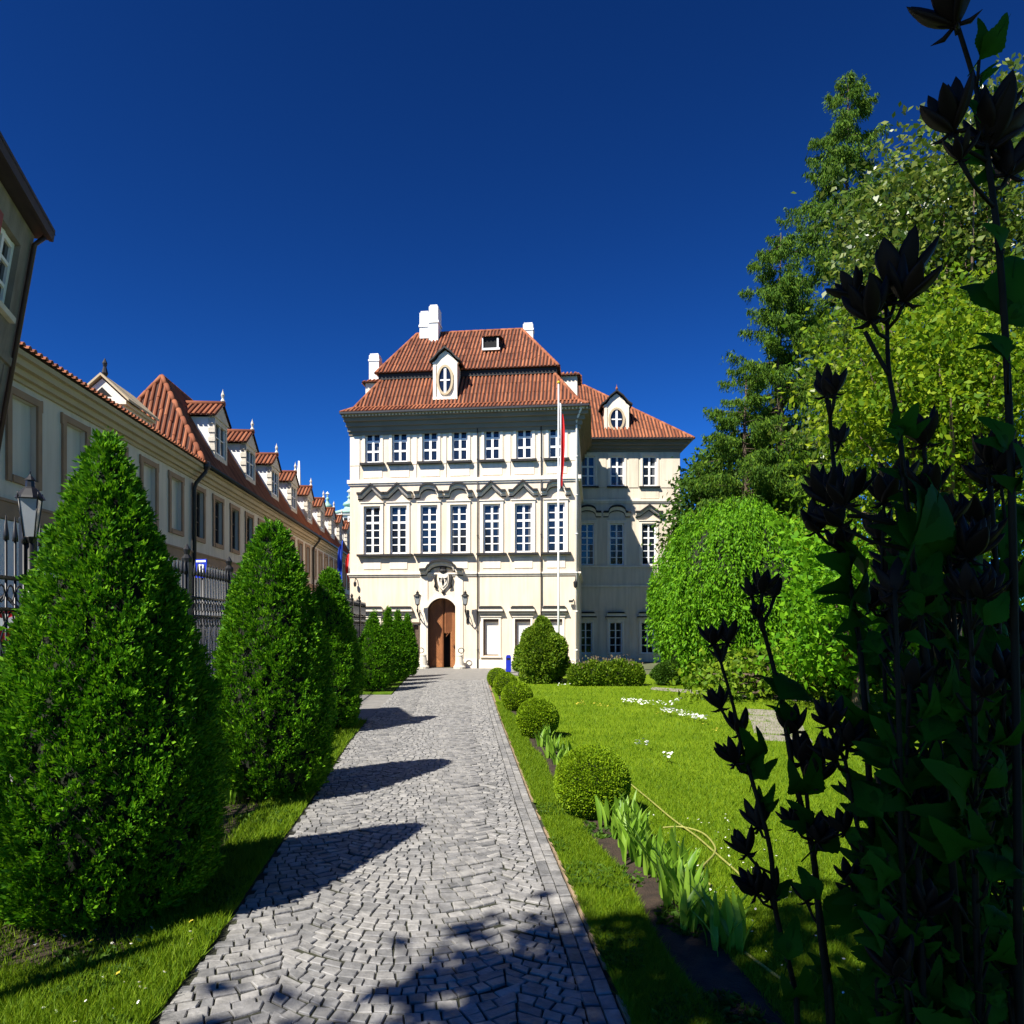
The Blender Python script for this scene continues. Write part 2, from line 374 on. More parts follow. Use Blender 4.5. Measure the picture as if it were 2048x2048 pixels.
bumpy_bed('shrub_bed',lambda y:interp(LE,y)-1.75,lambda y:interp(LE,y)-.55+.06*math.sin(y*1.3),4.9,17.6,M['soil'])
# pale garden path and slabs across the lawn
mb=MB()
a=[G(1305,1374,.034),G(1380,1379,.034),G(1460,1389,.034),G(1640,1396,.034)]; b=[G(1300,1379,.034),G(1380,1386,.034),G(1460,1396,.034),G(1640,1404,.034)]
mb.poly(a+b[::-1]); tag(mb.build('garden_path',M['slab']),kind='structure')
mb=MB()
for (x0,y0,x1,y1) in ((1500,1419,1585,1429),(1500,1432,1600,1441),(1508,1444,1612,1466),(1520,1470,1625,1480)):
    q=[G(x0,y1,.03),G(x1,y1+6,.03),G(x1-8,y0+5,.03),G(x0-6,y0,.03)]; mb.prism(q,(0,0,.025))
tag(mb.build('stepping_path',M['slab']),kind='structure')

# ---------------------------------------------------------------- facade pieces
def win_mesh(w,h,rows,b=.09,mul=.10,bar=.035,trans=None,y=.10,cols=2,fm='white'):
    """sash frame standing in a hole w x h, origin at the middle of its foot; rows = relative pane heights, trans = thick bar after that row"""
    f=MB(); g=MB(); x0,x1=-w/2,w/2; ya,yb=y,y+.07
    f.box(x0,x0+b,ya,yb,0,h); f.box(x1-b,x1,ya,yb,0,h); f.box(x0+b,x1-b,ya,yb,0,b); f.box(x0+b,x1-b,ya,yb,h-b,h)
    f.box(-mul/2,mul/2,ya-.012,yb-.002,b,h-b)
    tot=sum(rows); z=b; H=h-2*b
    for i,r in enumerate(rows[:-1]):
        z+=H*r/tot; t=(mul if trans==i else bar)/2
        for s in (-1,1):
            xa,xb=(x0+b,-mul/2) if s<0 else (mul/2,x1-b); f.box(xa,xb,ya+.008,yb-.004,z-t,z+t)
    if cols==4:
        for s in (-1,1):
            xm=s*(w/4+mul/8-b/4); f.box(xm-.016,xm+.016,ya+.014,yb-.006,b,h-b)
    g.poly([(x0+.01,y+.05,.01),(x1-.01,y+.05,.01),(x1-.01,y+.05,h-.01),(x0+.01,y+.05,h-.01)])
    return f.mesh('window',M[fm]), g.mesh('pane',M['glass'])
def surround(w,h,t=.16,p=.07,ears=True):
    f=MB(); x=w/2
    f.box(-x-t,-x,-p,-.002,-.02,h+t); f.box(x,x+t,-p,-.002,-.02,h+t); f.box(-x,x,-p,-.002,h,h+t)
    f.box(-x-t-.04,x+t+.04,-p-.05,-.004,h+t,h+t+.06)
    return f.mesh('window_surround',M['trim'])
def sill(w,ext=.28,p=.20,t=.10,m='lead'):
    f=MB(); f.box(-w/2-ext,w/2+ext,-p,0.0,-t-.02,-.03); return f.mesh('sill',M[m])
def strip(mb,path,t0,t1,p):
    for a,b in zip(path,path[1:]):
        mb.prism([(a[0],-.001,a[1]+t0),(b[0],-.001,b[1]+t0),(b[0],-.001,b[1]+t1),(a[0],-.001,a[1]+t1)],(0,-p,0))
def pediment(hw_,rise,arc,s=1.0):
    if arc:
        path=[(-hw_,0),(-hw_*.66,0)]+[(-hw_*.62*math.cos(PI*k/10),.04+rise*math.sin(PI*k/10)**.85) for k in range(0,11)]+[(hw_*.66,0),(hw_,0)]
    else: path=[(-hw_,0),(-hw_*.70,0),(0,rise),(hw_*.70,0),(hw_,0)]
    mb=MB(); mb.cur=0; strip(mb,path,0,.09*s,.14*s); strip(mb,path,.09*s,.21*s,.24*s); mb.cur=1; strip(mb,path,.21*s,.33*s,.36*s); strip(mb,path,-.055*s,.0,.10*s)
    return mb.mesh('pediment',[M['trim'],M['lead']])
CUR={}
def put_window(parent,u,v,wm,extra=()):
    o=link('window',wm[0],parent,(u,0,v)); p_=link('pane',wm[1],o); p_.rotation_euler=(random.uniform(-.004,.004),0,random.uniform(-.012,.012))
    if random.random()<.38:                       # a pale net curtain drawn part of the way
        xs=[q.co.x for q in wm[1].vertices]; zs=[q.co.z for q in wm[1].vertices]; y_=wm[1].vertices[0].co.y-.006; sg=random.choice((-1,1)); w0_=(max(xs)-min(xs))/2; h_=max(zs); f_=random.uniform(.25,.8); mb=MB(); n=8
        x_=[sg*(w0_-.02)*(1-f_*k/n*.9) for k in range(n+1)]; zt_=h_*random.choice((.98,.98,.5))
        for k in range(n): mb.poly([(x_[k],y_-(k%2)*.004,.03),(x_[k+1],y_-((k+1)%2)*.004,.03),(x_[k+1],y_-((k+1)%2)*.004,zt_),(x_[k],y_-(k%2)*.004,zt_)])
        mb.build('curtain',M['net'],o)
    for nm,me,dz in extra: link(nm,me,o,(0,0,dz))
    return o
def cornice(mb,u0,u1,y1,steps,sideL=True,sideR=True,sl=1.0):
    """steps: (proud, z0, z1), wrapped round the front and both sides back to depth y1"""
    for p,z0,z1 in steps:
        pl=p*sl
        mb.box(u0-(pl if sideL else 0),u1+(p if sideR else 0),-p,0.0,z0,z1)
        if sideL: mb.box(u0-pl,u0,0.0,y1,z0,z1)
        if sideR: mb.box(u1,u1+p,0.0,y1,z0,z1)

# ---------------------------------------------------------------- the palace
TH=-math.atan(.115); PF=Frame(-9.14,40.9,TH)
pal=thing('palace','cream baroque palace with red mansard tile roof and arched wooden gate at the path end','palace',(-9.14,40.9,0),TH)
u0,u1=0.0,PF.u(1157.5); VE=14.15; DP=13.0
upx=[(730.5,760.7),(784,815),(844.3,876),(903.6,935.7),(967.8,1001),(1032,1065),(1097,1130)]
mpx=[(728,760.7),(780,814),(841.5,875),(900.5,935),(966,1001),(1029,1065),(1094,1130)]
uc=[(PF.u((a+b)/2)) for a,b in upx]; mc=[PF.u((a+b)/2) for a,b in mpx]
UW,UH=.90,PF.v(854)-PF.v(921); UV=PF.v(921); MW,MH=.96,PF.v(1009)-PF.v(1106); MV=PF.v(1106)
GW,GV0,GV1=.86,PF.v(1311),PF.v(1238)
gpx_l=[(727,759),(787,817)]; gpx_r=[(967,997),(1031,1060),(1094,1124)]
gl=[PF.u((a+b)/2) for a,b in gpx_l]; gr=[PF.u((a+b)/2) for a,b in gpx_r]
holes=[(u-UW/2,u+UW/2,UV,UV+UH) for u in uc]+[(u-MW/2,u+MW/2,MV,MV+MH) for u in mc]+[(u-GW/2,u+GW/2,GV0,GV1) for u in gl+gr]
da,db=PF.u(853.5),PF.u(915); dspr=PF.v(1228,884); dtop=PF.v(1196,884); dc=(da+db)/2; dr=(db-da)/2
na,nb=PF.u(825),PF.u(837); nz0,nz1=0.0,PF.v(1250,830)
mb=MB(); wall_holes(mb,u0,u1,0,VE,holes+[(na,nb,nz0,nz1)]+[(da,db,0,dtop)],.24)
# spandrels of the arch and the deep reveal of the gate
arc=[(dc-dr*math.cos(PI*k/24),dspr+(dtop-dspr)*math.sin(PI*k/24)) for k in range(25)]
for k in range(24):
    (a,za),(b,zb)=arc[k],arc[k+1]
    mb.poly([(a,0,za),(b,0,zb),(b,0,dtop),(a,0,dtop)])
wl=mb
wl.poly([(u0,0,0),(u0,0,VE),(u0,DP,VE),(u0,DP,0)]); wl.poly([(u1,0,0),(u1,DP,0),(u1,DP,VE),(u1,0,VE)]); wl.poly([(u0,DP,0),(u0,DP,VE),(u1,DP,VE),(u1,DP,0)])
wl.build('wall',M['cream'],pal)
mb=MB(); RD=.62
mb.poly([(da,.24,0),(da,RD,0),(da,RD,dspr),(da,.24,dspr)]); mb.poly([(db,.23,0),(db,.23,dspr),(db,RD,dspr),(db,RD,0)])
for k in range(24):
    (a,za),(b,zb)=arc[k],arc[k+1]; mb.poly([(a,.0,za),(a,RD,za),(b,RD,zb),(b,.0,zb)])
mb.build('gate_reveal',M['brownwood'],pal)
mb=MB(); fr=[(dc-(dr+t)*math.cos(PI*k/24),dspr+(dtop-dspr+t)*math.sin(PI*k/24)) for t in (0,.2) for k in range(25)]
for k in range(24): mb.prism([(fr[k][0],-.001,fr[k][1]),(fr[k+1][0],-.001,fr[k+1][1]),(fr[26+k][0],-.001,fr[26+k][1]),(fr[25+k][0],-.001,fr[25+k][1])],(0,-.07,0))
mb.box(da-.2,da,-.07,-.001,0,dspr); mb.box(db,db+.2,-.07,-.001,0,dspr)
pa,pb=PF.u(841),PF.u(926); ptop=PF.v(1150,884)
mb.box(pa,pa+.42,-.05,-.001,0,ptop); mb.box(pb-.42,pb,-.05,-.001,0,ptop)
mb.build('portal',M['trim'],pal)
pp=MB(); hwp=(PF.u(930)-PF.u(845))/2
path=[(-hwp,0),(-hwp*.72,.02),(-hwp*.62,.22)]+[(-hwp*.55*math.cos(PI*k/10),.24+.26*math.sin(PI*k/10)) for k in range(11)]+[(hwp*.62,.22),(hwp*.72,.02),(hwp,0)]
pp.cur=0; strip(pp,path,0,.1,.2); strip(pp,path,.1,.22,.32); pp.cur=1; strip(pp,path,.22,.35,.44); strip(pp,path,-.06,0,.14)
pp.build('portal_pediment',[M['trim'],M['lead']],pal,(dc,0,PF.v(1150,884)))
# gate leaves: vertical frame with chevron boards, one with a wicket standing open
def inside(x,z): # arch profile at the leaf
    t=max(-1,min(1,(x-dc)/dr)); return dspr+(dtop-dspr)*math.sqrt(1-t*t)
for side in (-1,1):
    lf=MB(); rb=MB(); xa,xb=(da+.01,dc-.03) if side<0 else (dc+.03,db-.01)
    wx0,wx1,wz=dc+.04,dc+.36,1.95
    n=14
    for k in range(n):
        a=xa+(xb-xa)*k/n; b=xa+(xb-xa)*(k+1)/n
        z0=wz if side>0 and (a+b)/2<wx1 else .03
        lf.prism([(a,RD-.10,z0),(b,RD-.10,z0),(b,RD-.10,inside(b,0)-.02),(a,RD-.10,inside(a,0)-.02)],(0,.08,0))
    xm=(xa+xb)/2 
    z=.35
    while z<dtop+.6:
        for s in (-1,1):
            if side>0 and s<0 and z<wz+.1: continue
            xe=xm+s*(abs(xb-xa)/2-.09); ze=z-.42
            zz=min(inside(xm,0)-.12,z); 
            if ze<.15 or ze>inside(xe,0)-.2 or z>inside(xm,0)-.05: continue
            rb.prism([(xm,RD-.101,z),(xe,RD-.101,ze),(xe,RD-.101,ze+.05),(xm,RD-.101,z+.05)],(0,-.03,0))
        z+=.15
    for x in (xa+.03,xb-.09,): 
        rb.box(x,x+.06,RD-.135,RD-.101,(wz if side>0 and x<wx1 else .05),inside(x+.03,0)-.12)
    d=lf.build('door',M['wood'],pal); rb.build('door_board',M['wood2'],d)
    if side>0:
        wk=MB(); wk.prism([(wx1,RD-.09,.05),(wx1-.02,RD+.55,.05),(wx1-.02,RD+.55,wz-.05),(wx1,RD-.09,wz-.05)],(.04,0,0)); wk.build('wicket_door',M['wood2'],d)
        hb=MB(); hb.box(xb-.30,xb-.26,RD-.17,RD-.13,1.1,1.3); hb.build('handle',M['iron'],d)
mb=MB(); mb.poly([(da-.2,RD+.6,0),(db+.2,RD+.6,0),(db+.2,RD+.6,dtop+.2),(da-.2,RD+.6,dtop+.2)]); mb.build('passage',M['black'],pal)
# side door in its narrow niche
mb=MB(); mb.box(na+.02,nb-.02,.15,.2,0.02,nz1-.05); sd=mb.build('side_door',M['brownwood'],pal)
mb=MB(); mb.box(na-.06,na,-.04,.0,0,nz1+.08); mb.box(nb,nb+.06,-.04,0,0,nz1+.08); mb.box(na-.06,nb+.12,-.10,0,nz1+.08,nz1+.16); mb.build('door_frame',M['brownwood'],sd)
# windows
wmU=win_mesh(UW,UH,[1,1,1],.10,.13,.11,trans=1); wmM=win_mesh(MW,MH,[1,1,1,1,1,1],.09,.12,.055,trans=3); wmG=win_mesh(GW,GV1-GV0,[1,1,1,1],.08,.1,.05)
sU,sM=surround(UW,UH,.14,.05),surround(MW,MH,.17,.07); silU,silM=sill(UW,.24,.26,.13),sill(MW,.34,.28,.13)
pT,pA=pediment(.80,.52,False),pediment(.80,.44,True)
for u in uc: put_window(pal,u,UV,wmU,(('window_surround',sU,0),('sill',silU,0)))
for i,u in enumerate(mc): put_window(pal,u,MV,wmM,(('window_surround',sM,0),('sill',silM,0),('pediment',pA if i in (2,3,6) else pT,PF.v(994)-MV)))
GH=GV1-GV0
def hood(w_):
    mb=MB(); mb.cur=0; mb.box(-w_,w_,-.12,-.001,0,.10); mb.cur=1
    mb.prism([(-w_-.10,-.001,.10),(w_+.10,-.001,.10),(w_+.06,-.001,.18),(-w_-.06,-.001,.18)],(0,-.24,0)); mb.cur=0
    mb.prism([(-w_-.02,-.001,.18),(w_+.02,-.001,.18),(w_-.02,-.001,.36),(-w_+.02,-.001,.36)],(0,-.2,0)); mb.cur=1
    mb.prism([(-w_,-.001,.36),(w_,-.001,.36),(w_-.10,-.001,.46),(-w_+.10,-.001,.46)],(0,-.26,0)); return mb.mesh('hood',[M['trim'],M['lead']])
hd=hood(.66); sG=surround(GW,GH,.12,.05); silG=sill(GW,.16,.14,.08,'trim')
for u in gl: put_window(pal,u,GV0,wmG,(('window_surround',sG,0),('sill',silG,0),('hood',hd,GH+.25)))
bl=MB(); bl.box(-GW/2+.01,GW/2-.01,.20,.235,.005,GH-.005); bm=bl.mesh('blind_panel',M['white_plaster'])
fl=MB(); t=.10
fl.box(-GW/2,-GW/2+t,.06,.20,0,GH); fl.box(-GW/2+t,GW/2,.06,.20,GH-t*1.7,GH); fl.box(-GW/2+t,GW/2,.06,.20,0,.06)
flm=fl.mesh('window_frame',M['brownwood'])
for u in gr:
    o=link('blind_window',bm,pal,(u,0,GV0)); link('window_frame',flm,o); link('window_surround',sG,o); link('sill',silG,o); link('hood',hd,o,(0,0,GH+.25))
# pilaster strips, aprons, belts
b1,b2=PF.v(955.5),PF.v(963); b3,b4=PF.v(1146),PF.v(1152)
def panel_part(x0,x1,p,z0,z1,m,par,nm='wall_panel'):
    mb=MB(); mb.box(x0,x1,-p,-.001,z0,z1); mb.build(nm,m,par)
ed=[u0+.02]+[x for u in uc for x in (u-UW/2-.30,u+UW/2+.30)]+[u1-.02]
for a,b in zip(ed[0::2],ed[1::2]):
    if b-a>.12: panel_part(a,b,.045,UV-.14,13.0,M['trim'],pal,'pilaster'); panel_part(a+.05,b-.02,.045,b1+.02,UV-.18,M['trim'],pal)
for u in uc: panel_part(u-.55,u+.55,.03,b1+.12,UV-.24,M['trim'],pal,'apron')
for u in mc: panel_part(u-.50,u+.50,.035,b4+.42,MV-.30,M['trim'],pal,'apron')
mb=MB(); cornice(mb,u0,u1,DP,[(.07,b2-.10,b2),(.13,b2,b1)]); mb.build('upper_belt',M['trim'],pal)
mb=MB(); cornice(mb,u0,u1,DP,[(.06,b4,b4+.10),(.12,b4+.10,b4+.19)]); mb.build('lower_belt',M['trim'],pal)
mb=MB(); cornice(mb,u0,u1,DP,[(.05,0,.55)]); 
# plinth stops at the gate: cut as two boxes instead
mb=MB(); mb.box(u0-.05,na-.08,-.05,-.0,0,.5); mb.box(pb+.01,u1+.05,-.05,0,0,.5); mb.build('plinth',M['trim'],pal)
mb=MB(); cornice(mb,u0,u1,DP,[(.10,13.05,13.25),(.20,13.25,13.5),(.34,13.5,13.75),(.52,13.75,13.95),(.66,13.95,14.12)],sl=.38); cn=mb.build('cornice',M['soffit'],pal)
mb=MB(); pts=[(u0-.22,-.665,14.10)]; u=u0-.22
while u<u1+.5: pts+=[(u,-.665,13.97),(u+.09,-.665,13.97),(u+.09,-.665,14.06),(u+.19,-.665,14.06)]; u+=.19
mb.prism(pts+[(u,-.665,14.10)],(0,-.035,0))
mb.build('dentil_frieze',M['trim'],cn)
# roof
rf=MB(); OV=.85; eL,eR=u0-.26,u1+.55
zE=14.16
bkL,bkR=PF.at(764,757,1.5),PF.at(1108,748,1.5); zB=(bkL.z+bkR.z)/2
e0=(eL,-OV,zE); e1=(eR,-OV,zE)
# bell-cast: low flare then steeper
fl0=(eL+.55,-.15,zE+.42); fl1=(eR-.55,-.15,zE+.42)
B0=(bkL.x,1.5,zB); B1=(bkR.x,1.5,zB); DB=DP-1.5
C0=(bkL.x,DB,zB); C1=(bkR.x,DB,zB)
g0=(eL,DP+OV,zE); g1=(eR,DP+OV,zE); h0=(eL+.55,DP+.15,zE+.42); h1=(eR-.55,DP+.15,zE+.42)
tile_face(rf,[e0,e1,fl1,fl0]); tile_face(rf,[fl0,fl1,B1,B0]); tile_face(rf,[g0,e0,fl0,h0]); tile_face(rf,[h0,fl0,B0,C0]); tile_face(rf,[e1,g1,h1,fl1]); tile_face(rf,[fl1,h1,C1,B1]); tile_face(rf,[g1,g0,h0,h1]); tile_face(rf,[h1,h0,C0,C1])
for p in range(2): pass
DR=5.2
r0,r1=PF.at(834,667,DR),PF.at(1044,660,DR); zR=(r0.z+r1.z)/2
UL,UR=bkL.x-.28,bkR.x+.28; zU=zB+.30
q0=(UL,1.2,zU); q1=(UR,1.2,zU); q2=(UR,DB+.3,zU); q3=(UL,DB+.3,zU)
R0=(r0.x,DR,zR); R1=(r1.x,DR,zR); R2=(r1.x,DP-DR,zR); R3=(r0.x,DP-DR,zR)
tile_face(rf,[q0,q1,R1,R0]); tile_face(rf,[q3,q0,R0,R3]); tile_face(rf,[q1,q2,R2,R1]); tile_face(rf,[q2,q3,R3,R2]); rf.cur=1; rf.poly([R0,R1,R2,R3]); rf.poly([q0,q3,q2,q1])
rf.cur=0
for a,b in ((R0,R1),(R0,q0),(R1,q1),(B0,fl0),(B1,fl1),(fl0,e0),(fl1,e1)):
    a=Vector(a); b=Vector(b); n=max(2,int((b-a).length/.42))
    for k in range(n): rf.tube([a+(b-a)*(k/n),a+(b-a)*((k+1)/n+.01)],[.10,.09],7)
roof=rf.build('roof',[M['tile'],M['tile_base']],pal)
mb=MB(); mb.box(UL+.12,UR-.12,1.35,DB+.1,zB-.05,zU-.02); mb.build('roof_step',M['lead'],roof)
mb=MB(); mb.box(eL-.03,eR+.03,-OV-.07,-OV+.06,zE-.10,zE+.0); mb.box(eL-.03,eL+.1,-OV+.06,DP,zE-.10,zE); mb.box(eR-.1,eR+.03,-OV+.06,DP,zE-.10,zE)
mb.poly([(eL,-OV,zE-.04),(eR,-OV,zE-.04),(eR,0,zE-.04),(eL,0,zE-.04)]); mb.build('gutter',M['dark'],roof)
def chimney(px0,px1,pyt,pyb,depth,d=.7,step=False,parent=roof,fr=PF):
    a=fr.at(px0,pyb,depth); b=fr.at(px1,pyt,depth); mb=MB(); z0=a.z-1.2
    if step:
        m=a.x+(b.x-a.x)*.52; mb.box(a.x,m-.005,depth+.15,depth+d,a.z+.25,b.z-.30); mb.box(m,b.x,depth,depth+d,z0,b.z)
        mb.box(a.x-.05,m-.01,depth+.1,depth+d+.05,a.z+.95,a.z+1.07); mb.box(m-.04,b.x+.05,depth-.05,depth+d+.05,a.z+1.12,a.z+1.26)
        mb.box(a.x+.06,m-.10,depth+.2,depth+d-.05,b.z-.30,b.z-.18); mb.box(m+.06,b.x-.06,depth+.06,depth+d-.06,b.z,b.z+.12)
    else:
        mb.box(a.x,b.x,depth,depth+d,z0,b.z-.12); mb.box(a.x-.04,b.x+.04,depth-.04,depth+d+.04,b.z-.5,b.z-.38); mb.box(a.x+.05,b.x-.05,depth+.05,depth+d-.05,b.z-.12,b.z)
    return mb.build('chimney',M['chim'],parent)
chimney(838,876,612,683,4.3,1.0,True); chimney(1046,1066,644,684,6.2,.6); chimney(738,757.5,706,752,5.0,.7)
# side dormers behind the hips
def side_dormer(u,y,w_,d_,z0,z1,parent,fr=None):
    mb=MB(); mb.box(u-w_/2,u+w_/2,y,y+d_,z0,z1); o=mb.build('dormer',M['trim'],parent); r=MB()
    tile_face(r,[(u-w_/2-.2,y-.2,z1),(u+w_/2+.2,y-.2,z1),(u+w_/2-.15,y+.5,z1+.35),(u-w_/2+.15,y+.5,z1+.35)]); tile_face(r,[(u+w_/2+.2,y-.2,z1),(u+w_/2+.2,y+d_+.2,z1),(u+w_/2-.15,y+d_-.4,z1+.35),(u+w_/2-.15,y+.5,z1+.35)]); tile_face(r,[(u-w_/2-.2,y+d_+.2,z1),(u-w_/2-.2,y-.2,z1),(u-w_/2+.15,y+.5,z1+.35),(u-w_/2+.15,y+d_-.4,z1+.35)])
    r.cur=1; r.poly([(u-w_/2-.2,y-.2,z1),(u-w_/2-.2,y+d_+.2,z1),(u+w_/2+.2,y+d_+.2,z1),(u+w_/2+.2,y-.2,z1)]); r.poly([(u-w_/2+.15,y+.5,z1+.35),(u+w_/2-.15,y+.5,z1+.35),(u+w_/2-.15,y+d_-.4,z1+.35),(u-w_/2+.15,y+d_-.4,z1+.35)])
    r.build('dormer_roof',[M['tile'],M['tile_base']],o)
a=PF.at(1138,752,3.0); side_dormer(a.x,3.0,.95,1.6,a.z-1.4,a.z,roof)
a=PF.at(744,766,3.0); side_dormer(a.x,3.0,.8,1.6,a.z-1.2,a.z,roof)
# baroque dormer with oval window
def oval_dormer(fr,pxa,pxb,pyt,pys,pyb,depth,parent,back=2.6):
    a=fr.at(pxa,pyb,depth); b=fr.at(pxb,pys,depth); top=fr.at((pxa+pxb)/2,pyt,depth).z; c=(a.x+b.x)/2; hw_=(b.x-a.x)/2; z0,zs=a.z,b.z
    H=top-zs
    prof=[(c-hw_,z0),(c+hw_,z0),(c+hw_,zs-.1),(c+hw_*1.12,zs),(c+hw_*.8,zs+H*.18),(c+hw_*.5,zs+H*.55),(c,zs+H*.86),(c-hw_*.5,zs+H*.55),(c-hw_*.8,zs+H*.18),(c-hw_*1.12,zs),(c-hw_,zs-.1)]
    mb=MB(); mb.prism([(x,depth,z) for x,z in prof],(0,.25,0)); mb.box(c-hw_+.03,c+hw_-.03,depth+.25,depth+back,z0-.3,zs)
    mb.box(c-hw_-.02,c-hw_+.16,depth-.06,depth-.001,z0,zs-.12); mb.box(c+hw_-.16,c+hw_+.02,depth-.06,depth-.001,z0,zs-.12); mb.box(c-hw_*1.05,c+hw_*1.05,depth-.08,depth-.001,z0-.10,z0+.06)
    o=mb.build('dormer',M['trim'],parent)
    r=MB(); cap=[(c+hw_*1.3,zs+.02),(c+hw_*.95,zs+H*.22),(c+hw_*.55,zs+H*.62),(c,zs+H*.97),(c-hw_*.55,zs+H*.62),(c-hw_*.95,zs+H*.22),(c-hw_*1.3,zs+.02)]
    r.cur=0
    for (x0,za),(x1,zb) in zip(cap,cap[1:]): r.prism([(x0,depth-.22,za),(x1,depth-.22,zb),(x1,depth-.22,zb+.10),(x0,depth-.22,za+.10)],(0,.5,0))
    r.cur=1
    for (x0,za),(x1,zb) in zip(cap,cap[1:]): r.prism([(x0,depth+.28,za),(x1,depth+.28,zb),(x1,depth+.28,zb+.14),(x0,depth+.28,za+.14)],(0,back-.1,0))
    r.cur=2; r.lathe([(.05,0),(.09,.08),(.03,.2),(.0,.38)],(c,depth-.1,zs+H*.97+.1),8)
    r.build('dormer_roof',[M['lead'],M['tile_base'],M['tile']],o)
    vz=z0+(zs-z0)*.50; ra,rz_=hw_*.52,(zs-z0)*.36; f=MB(); g=MB(); n=28
    for k in range(n):
        t0,t1=2*PI*k/n,2*PI*(k+1)/n
        q=[(c+(ra+e)*math.cos(t),vz+(rz_+e)*math.sin(t)) for t,e in ((t0,0),(t1,0),(t1,.13),(t0,.13))]
        f.prism([(x,depth-.001,z) for x,z in q],(0,-.11,0))
    g.poly([(c+ra*math.cos(2*PI*k/n),depth-.012,vz+rz_*math.sin(2*PI*k/n)) for k in range(n)])
    w_=f.build('oval_window',M['cornice'],o); g.build('pane',M['glass'],w_)
    s=MB(); s.box(c-.07,c+.07,depth-.06,depth-.014,vz-rz_*.98,vz+rz_*.98); s.box(c-ra*.8,c-.07,depth-.05,depth-.014,vz-.04,vz+.04); s.box(c+.07,c+ra*.8,depth-.05,depth-.014,vz-.04,vz+.04); s.build('window_frame',M['white'],w_)
oval_dormer(PF,867,914,697,724,797,.15,roof)
# skylight
a=PF.at(970,706,3.4); b=PF.at(1001,684,3.4)
mb=MB(); mb.box(a.x,b.x,2.75,3.9,a.z,b.z+.1); sk=mb.build('skylight',M['black'],roof)
mb=MB(); mb.box(a.x-.06,a.x,2.65,3.9,a.z,b.z); mb.box(b.x-.12,b.x-.02,2.65,2.74,a.z,b.z-.05); mb.box(a.x-.06,b.x+.06,2.62,2.74,a.z-.12,a.z); mb.build('window_frame',M['white'],sk)
mb=MB(); tile_face(mb,[(a.x-.1,2.6,b.z+.05),(b.x+.1,2.6,b.z+.05),(b.x+.1,4.6,b.z+.62),(a.x-.1,4.6,b.z+.62)]); mb.build('skylight_roof',[M['tile'],M['tile_base']],sk)
# drainpipes
def pipe(px,pyt,pyb,m,parent,fr=PF,y=-.10,r=.05,swan=.5):
    u=fr.u(px); z1=fr.v(pyt,px); z0=fr.v(pyb,px) if pyb else 0.0
    mb=MB(); pts=[(u,y,z0),(u,y,z1)]
    if swan: pts+=[(u,y-.05,z1+.15),(u+(.28 if px>1150 else 0),y-swan,z1+.7),(u+(.3 if px>1150 else 0),y-swan,z1+.95)]
    mb.tube(pts,r,8)
    z=z0+1.0
    while z<z1-.3: mb.tube([(u,y,z),(u,y,z+.07)],r*1.35,8); z+=2.1
    return mb.build('drainpipe',M[m],parent)
pipe(955.5,842,None,'dark',pal,r=.032,swan=0); pipe(1082.5,842,None,'dark',pal,r=.032,swan=0); pipe(1153.5,848,None,'pipe',pal,r=.06,swan=.55,y=-.14)
# coat of arms above the gate
cz=PF.v(1163,887); cu=PF.u(887); e=MB(); n=20
sh=[(-.30,.42),(-.12,.46),(0,.42),(.12,.46),(.30,.42),(.33,.1),(.26,-.22),(0,-.5),(-.26,-.22),(-.33,.1)]
e.cur=0; e.prism([(cu+x,-.002,cz+z) for x,z in sh],(0,-.14,0)); 
e.prism([(cu+x*.78,-.141,cz+.02+z*.74) for x,z in sh],(0,-.05,0))
e.cur=1
for s in (-1,1):
    e.tube([(cu+s*.40,-.08,cz+.42),(cu+s*.47,-.12,cz+.2),(cu+s*.42,-.12,cz-.1),(cu+s*.46,-.1,cz-.3),(cu+s*.33,-.08,cz-.42)],[.04,.075,.06,.075,.03],7)
    e.tube([(cu+s*.08,-.2,cz+.15),(cu+s*.2,-.21,cz+.2),(cu+s*.15,-.2,cz-.05)],[.02,.05,.015],6)
e.lathe([(.16,0),(.22,.1),(.15,.2),(.2,.28),(.0,.36)],(cu,-.12,cz+.48),8,1,.6); e.tube([(cu,-.2,cz+.2),(cu,-.22,cz),(cu,-.2,cz-.22)],[.04,.075,.03],7)
e.lathe([(.05,-.12),(.11,-.02),(.05,.08)],(cu,-.1,cz-.58),8)
e.build('coat_of_arms',[M['trim'],M['lead']],pal)

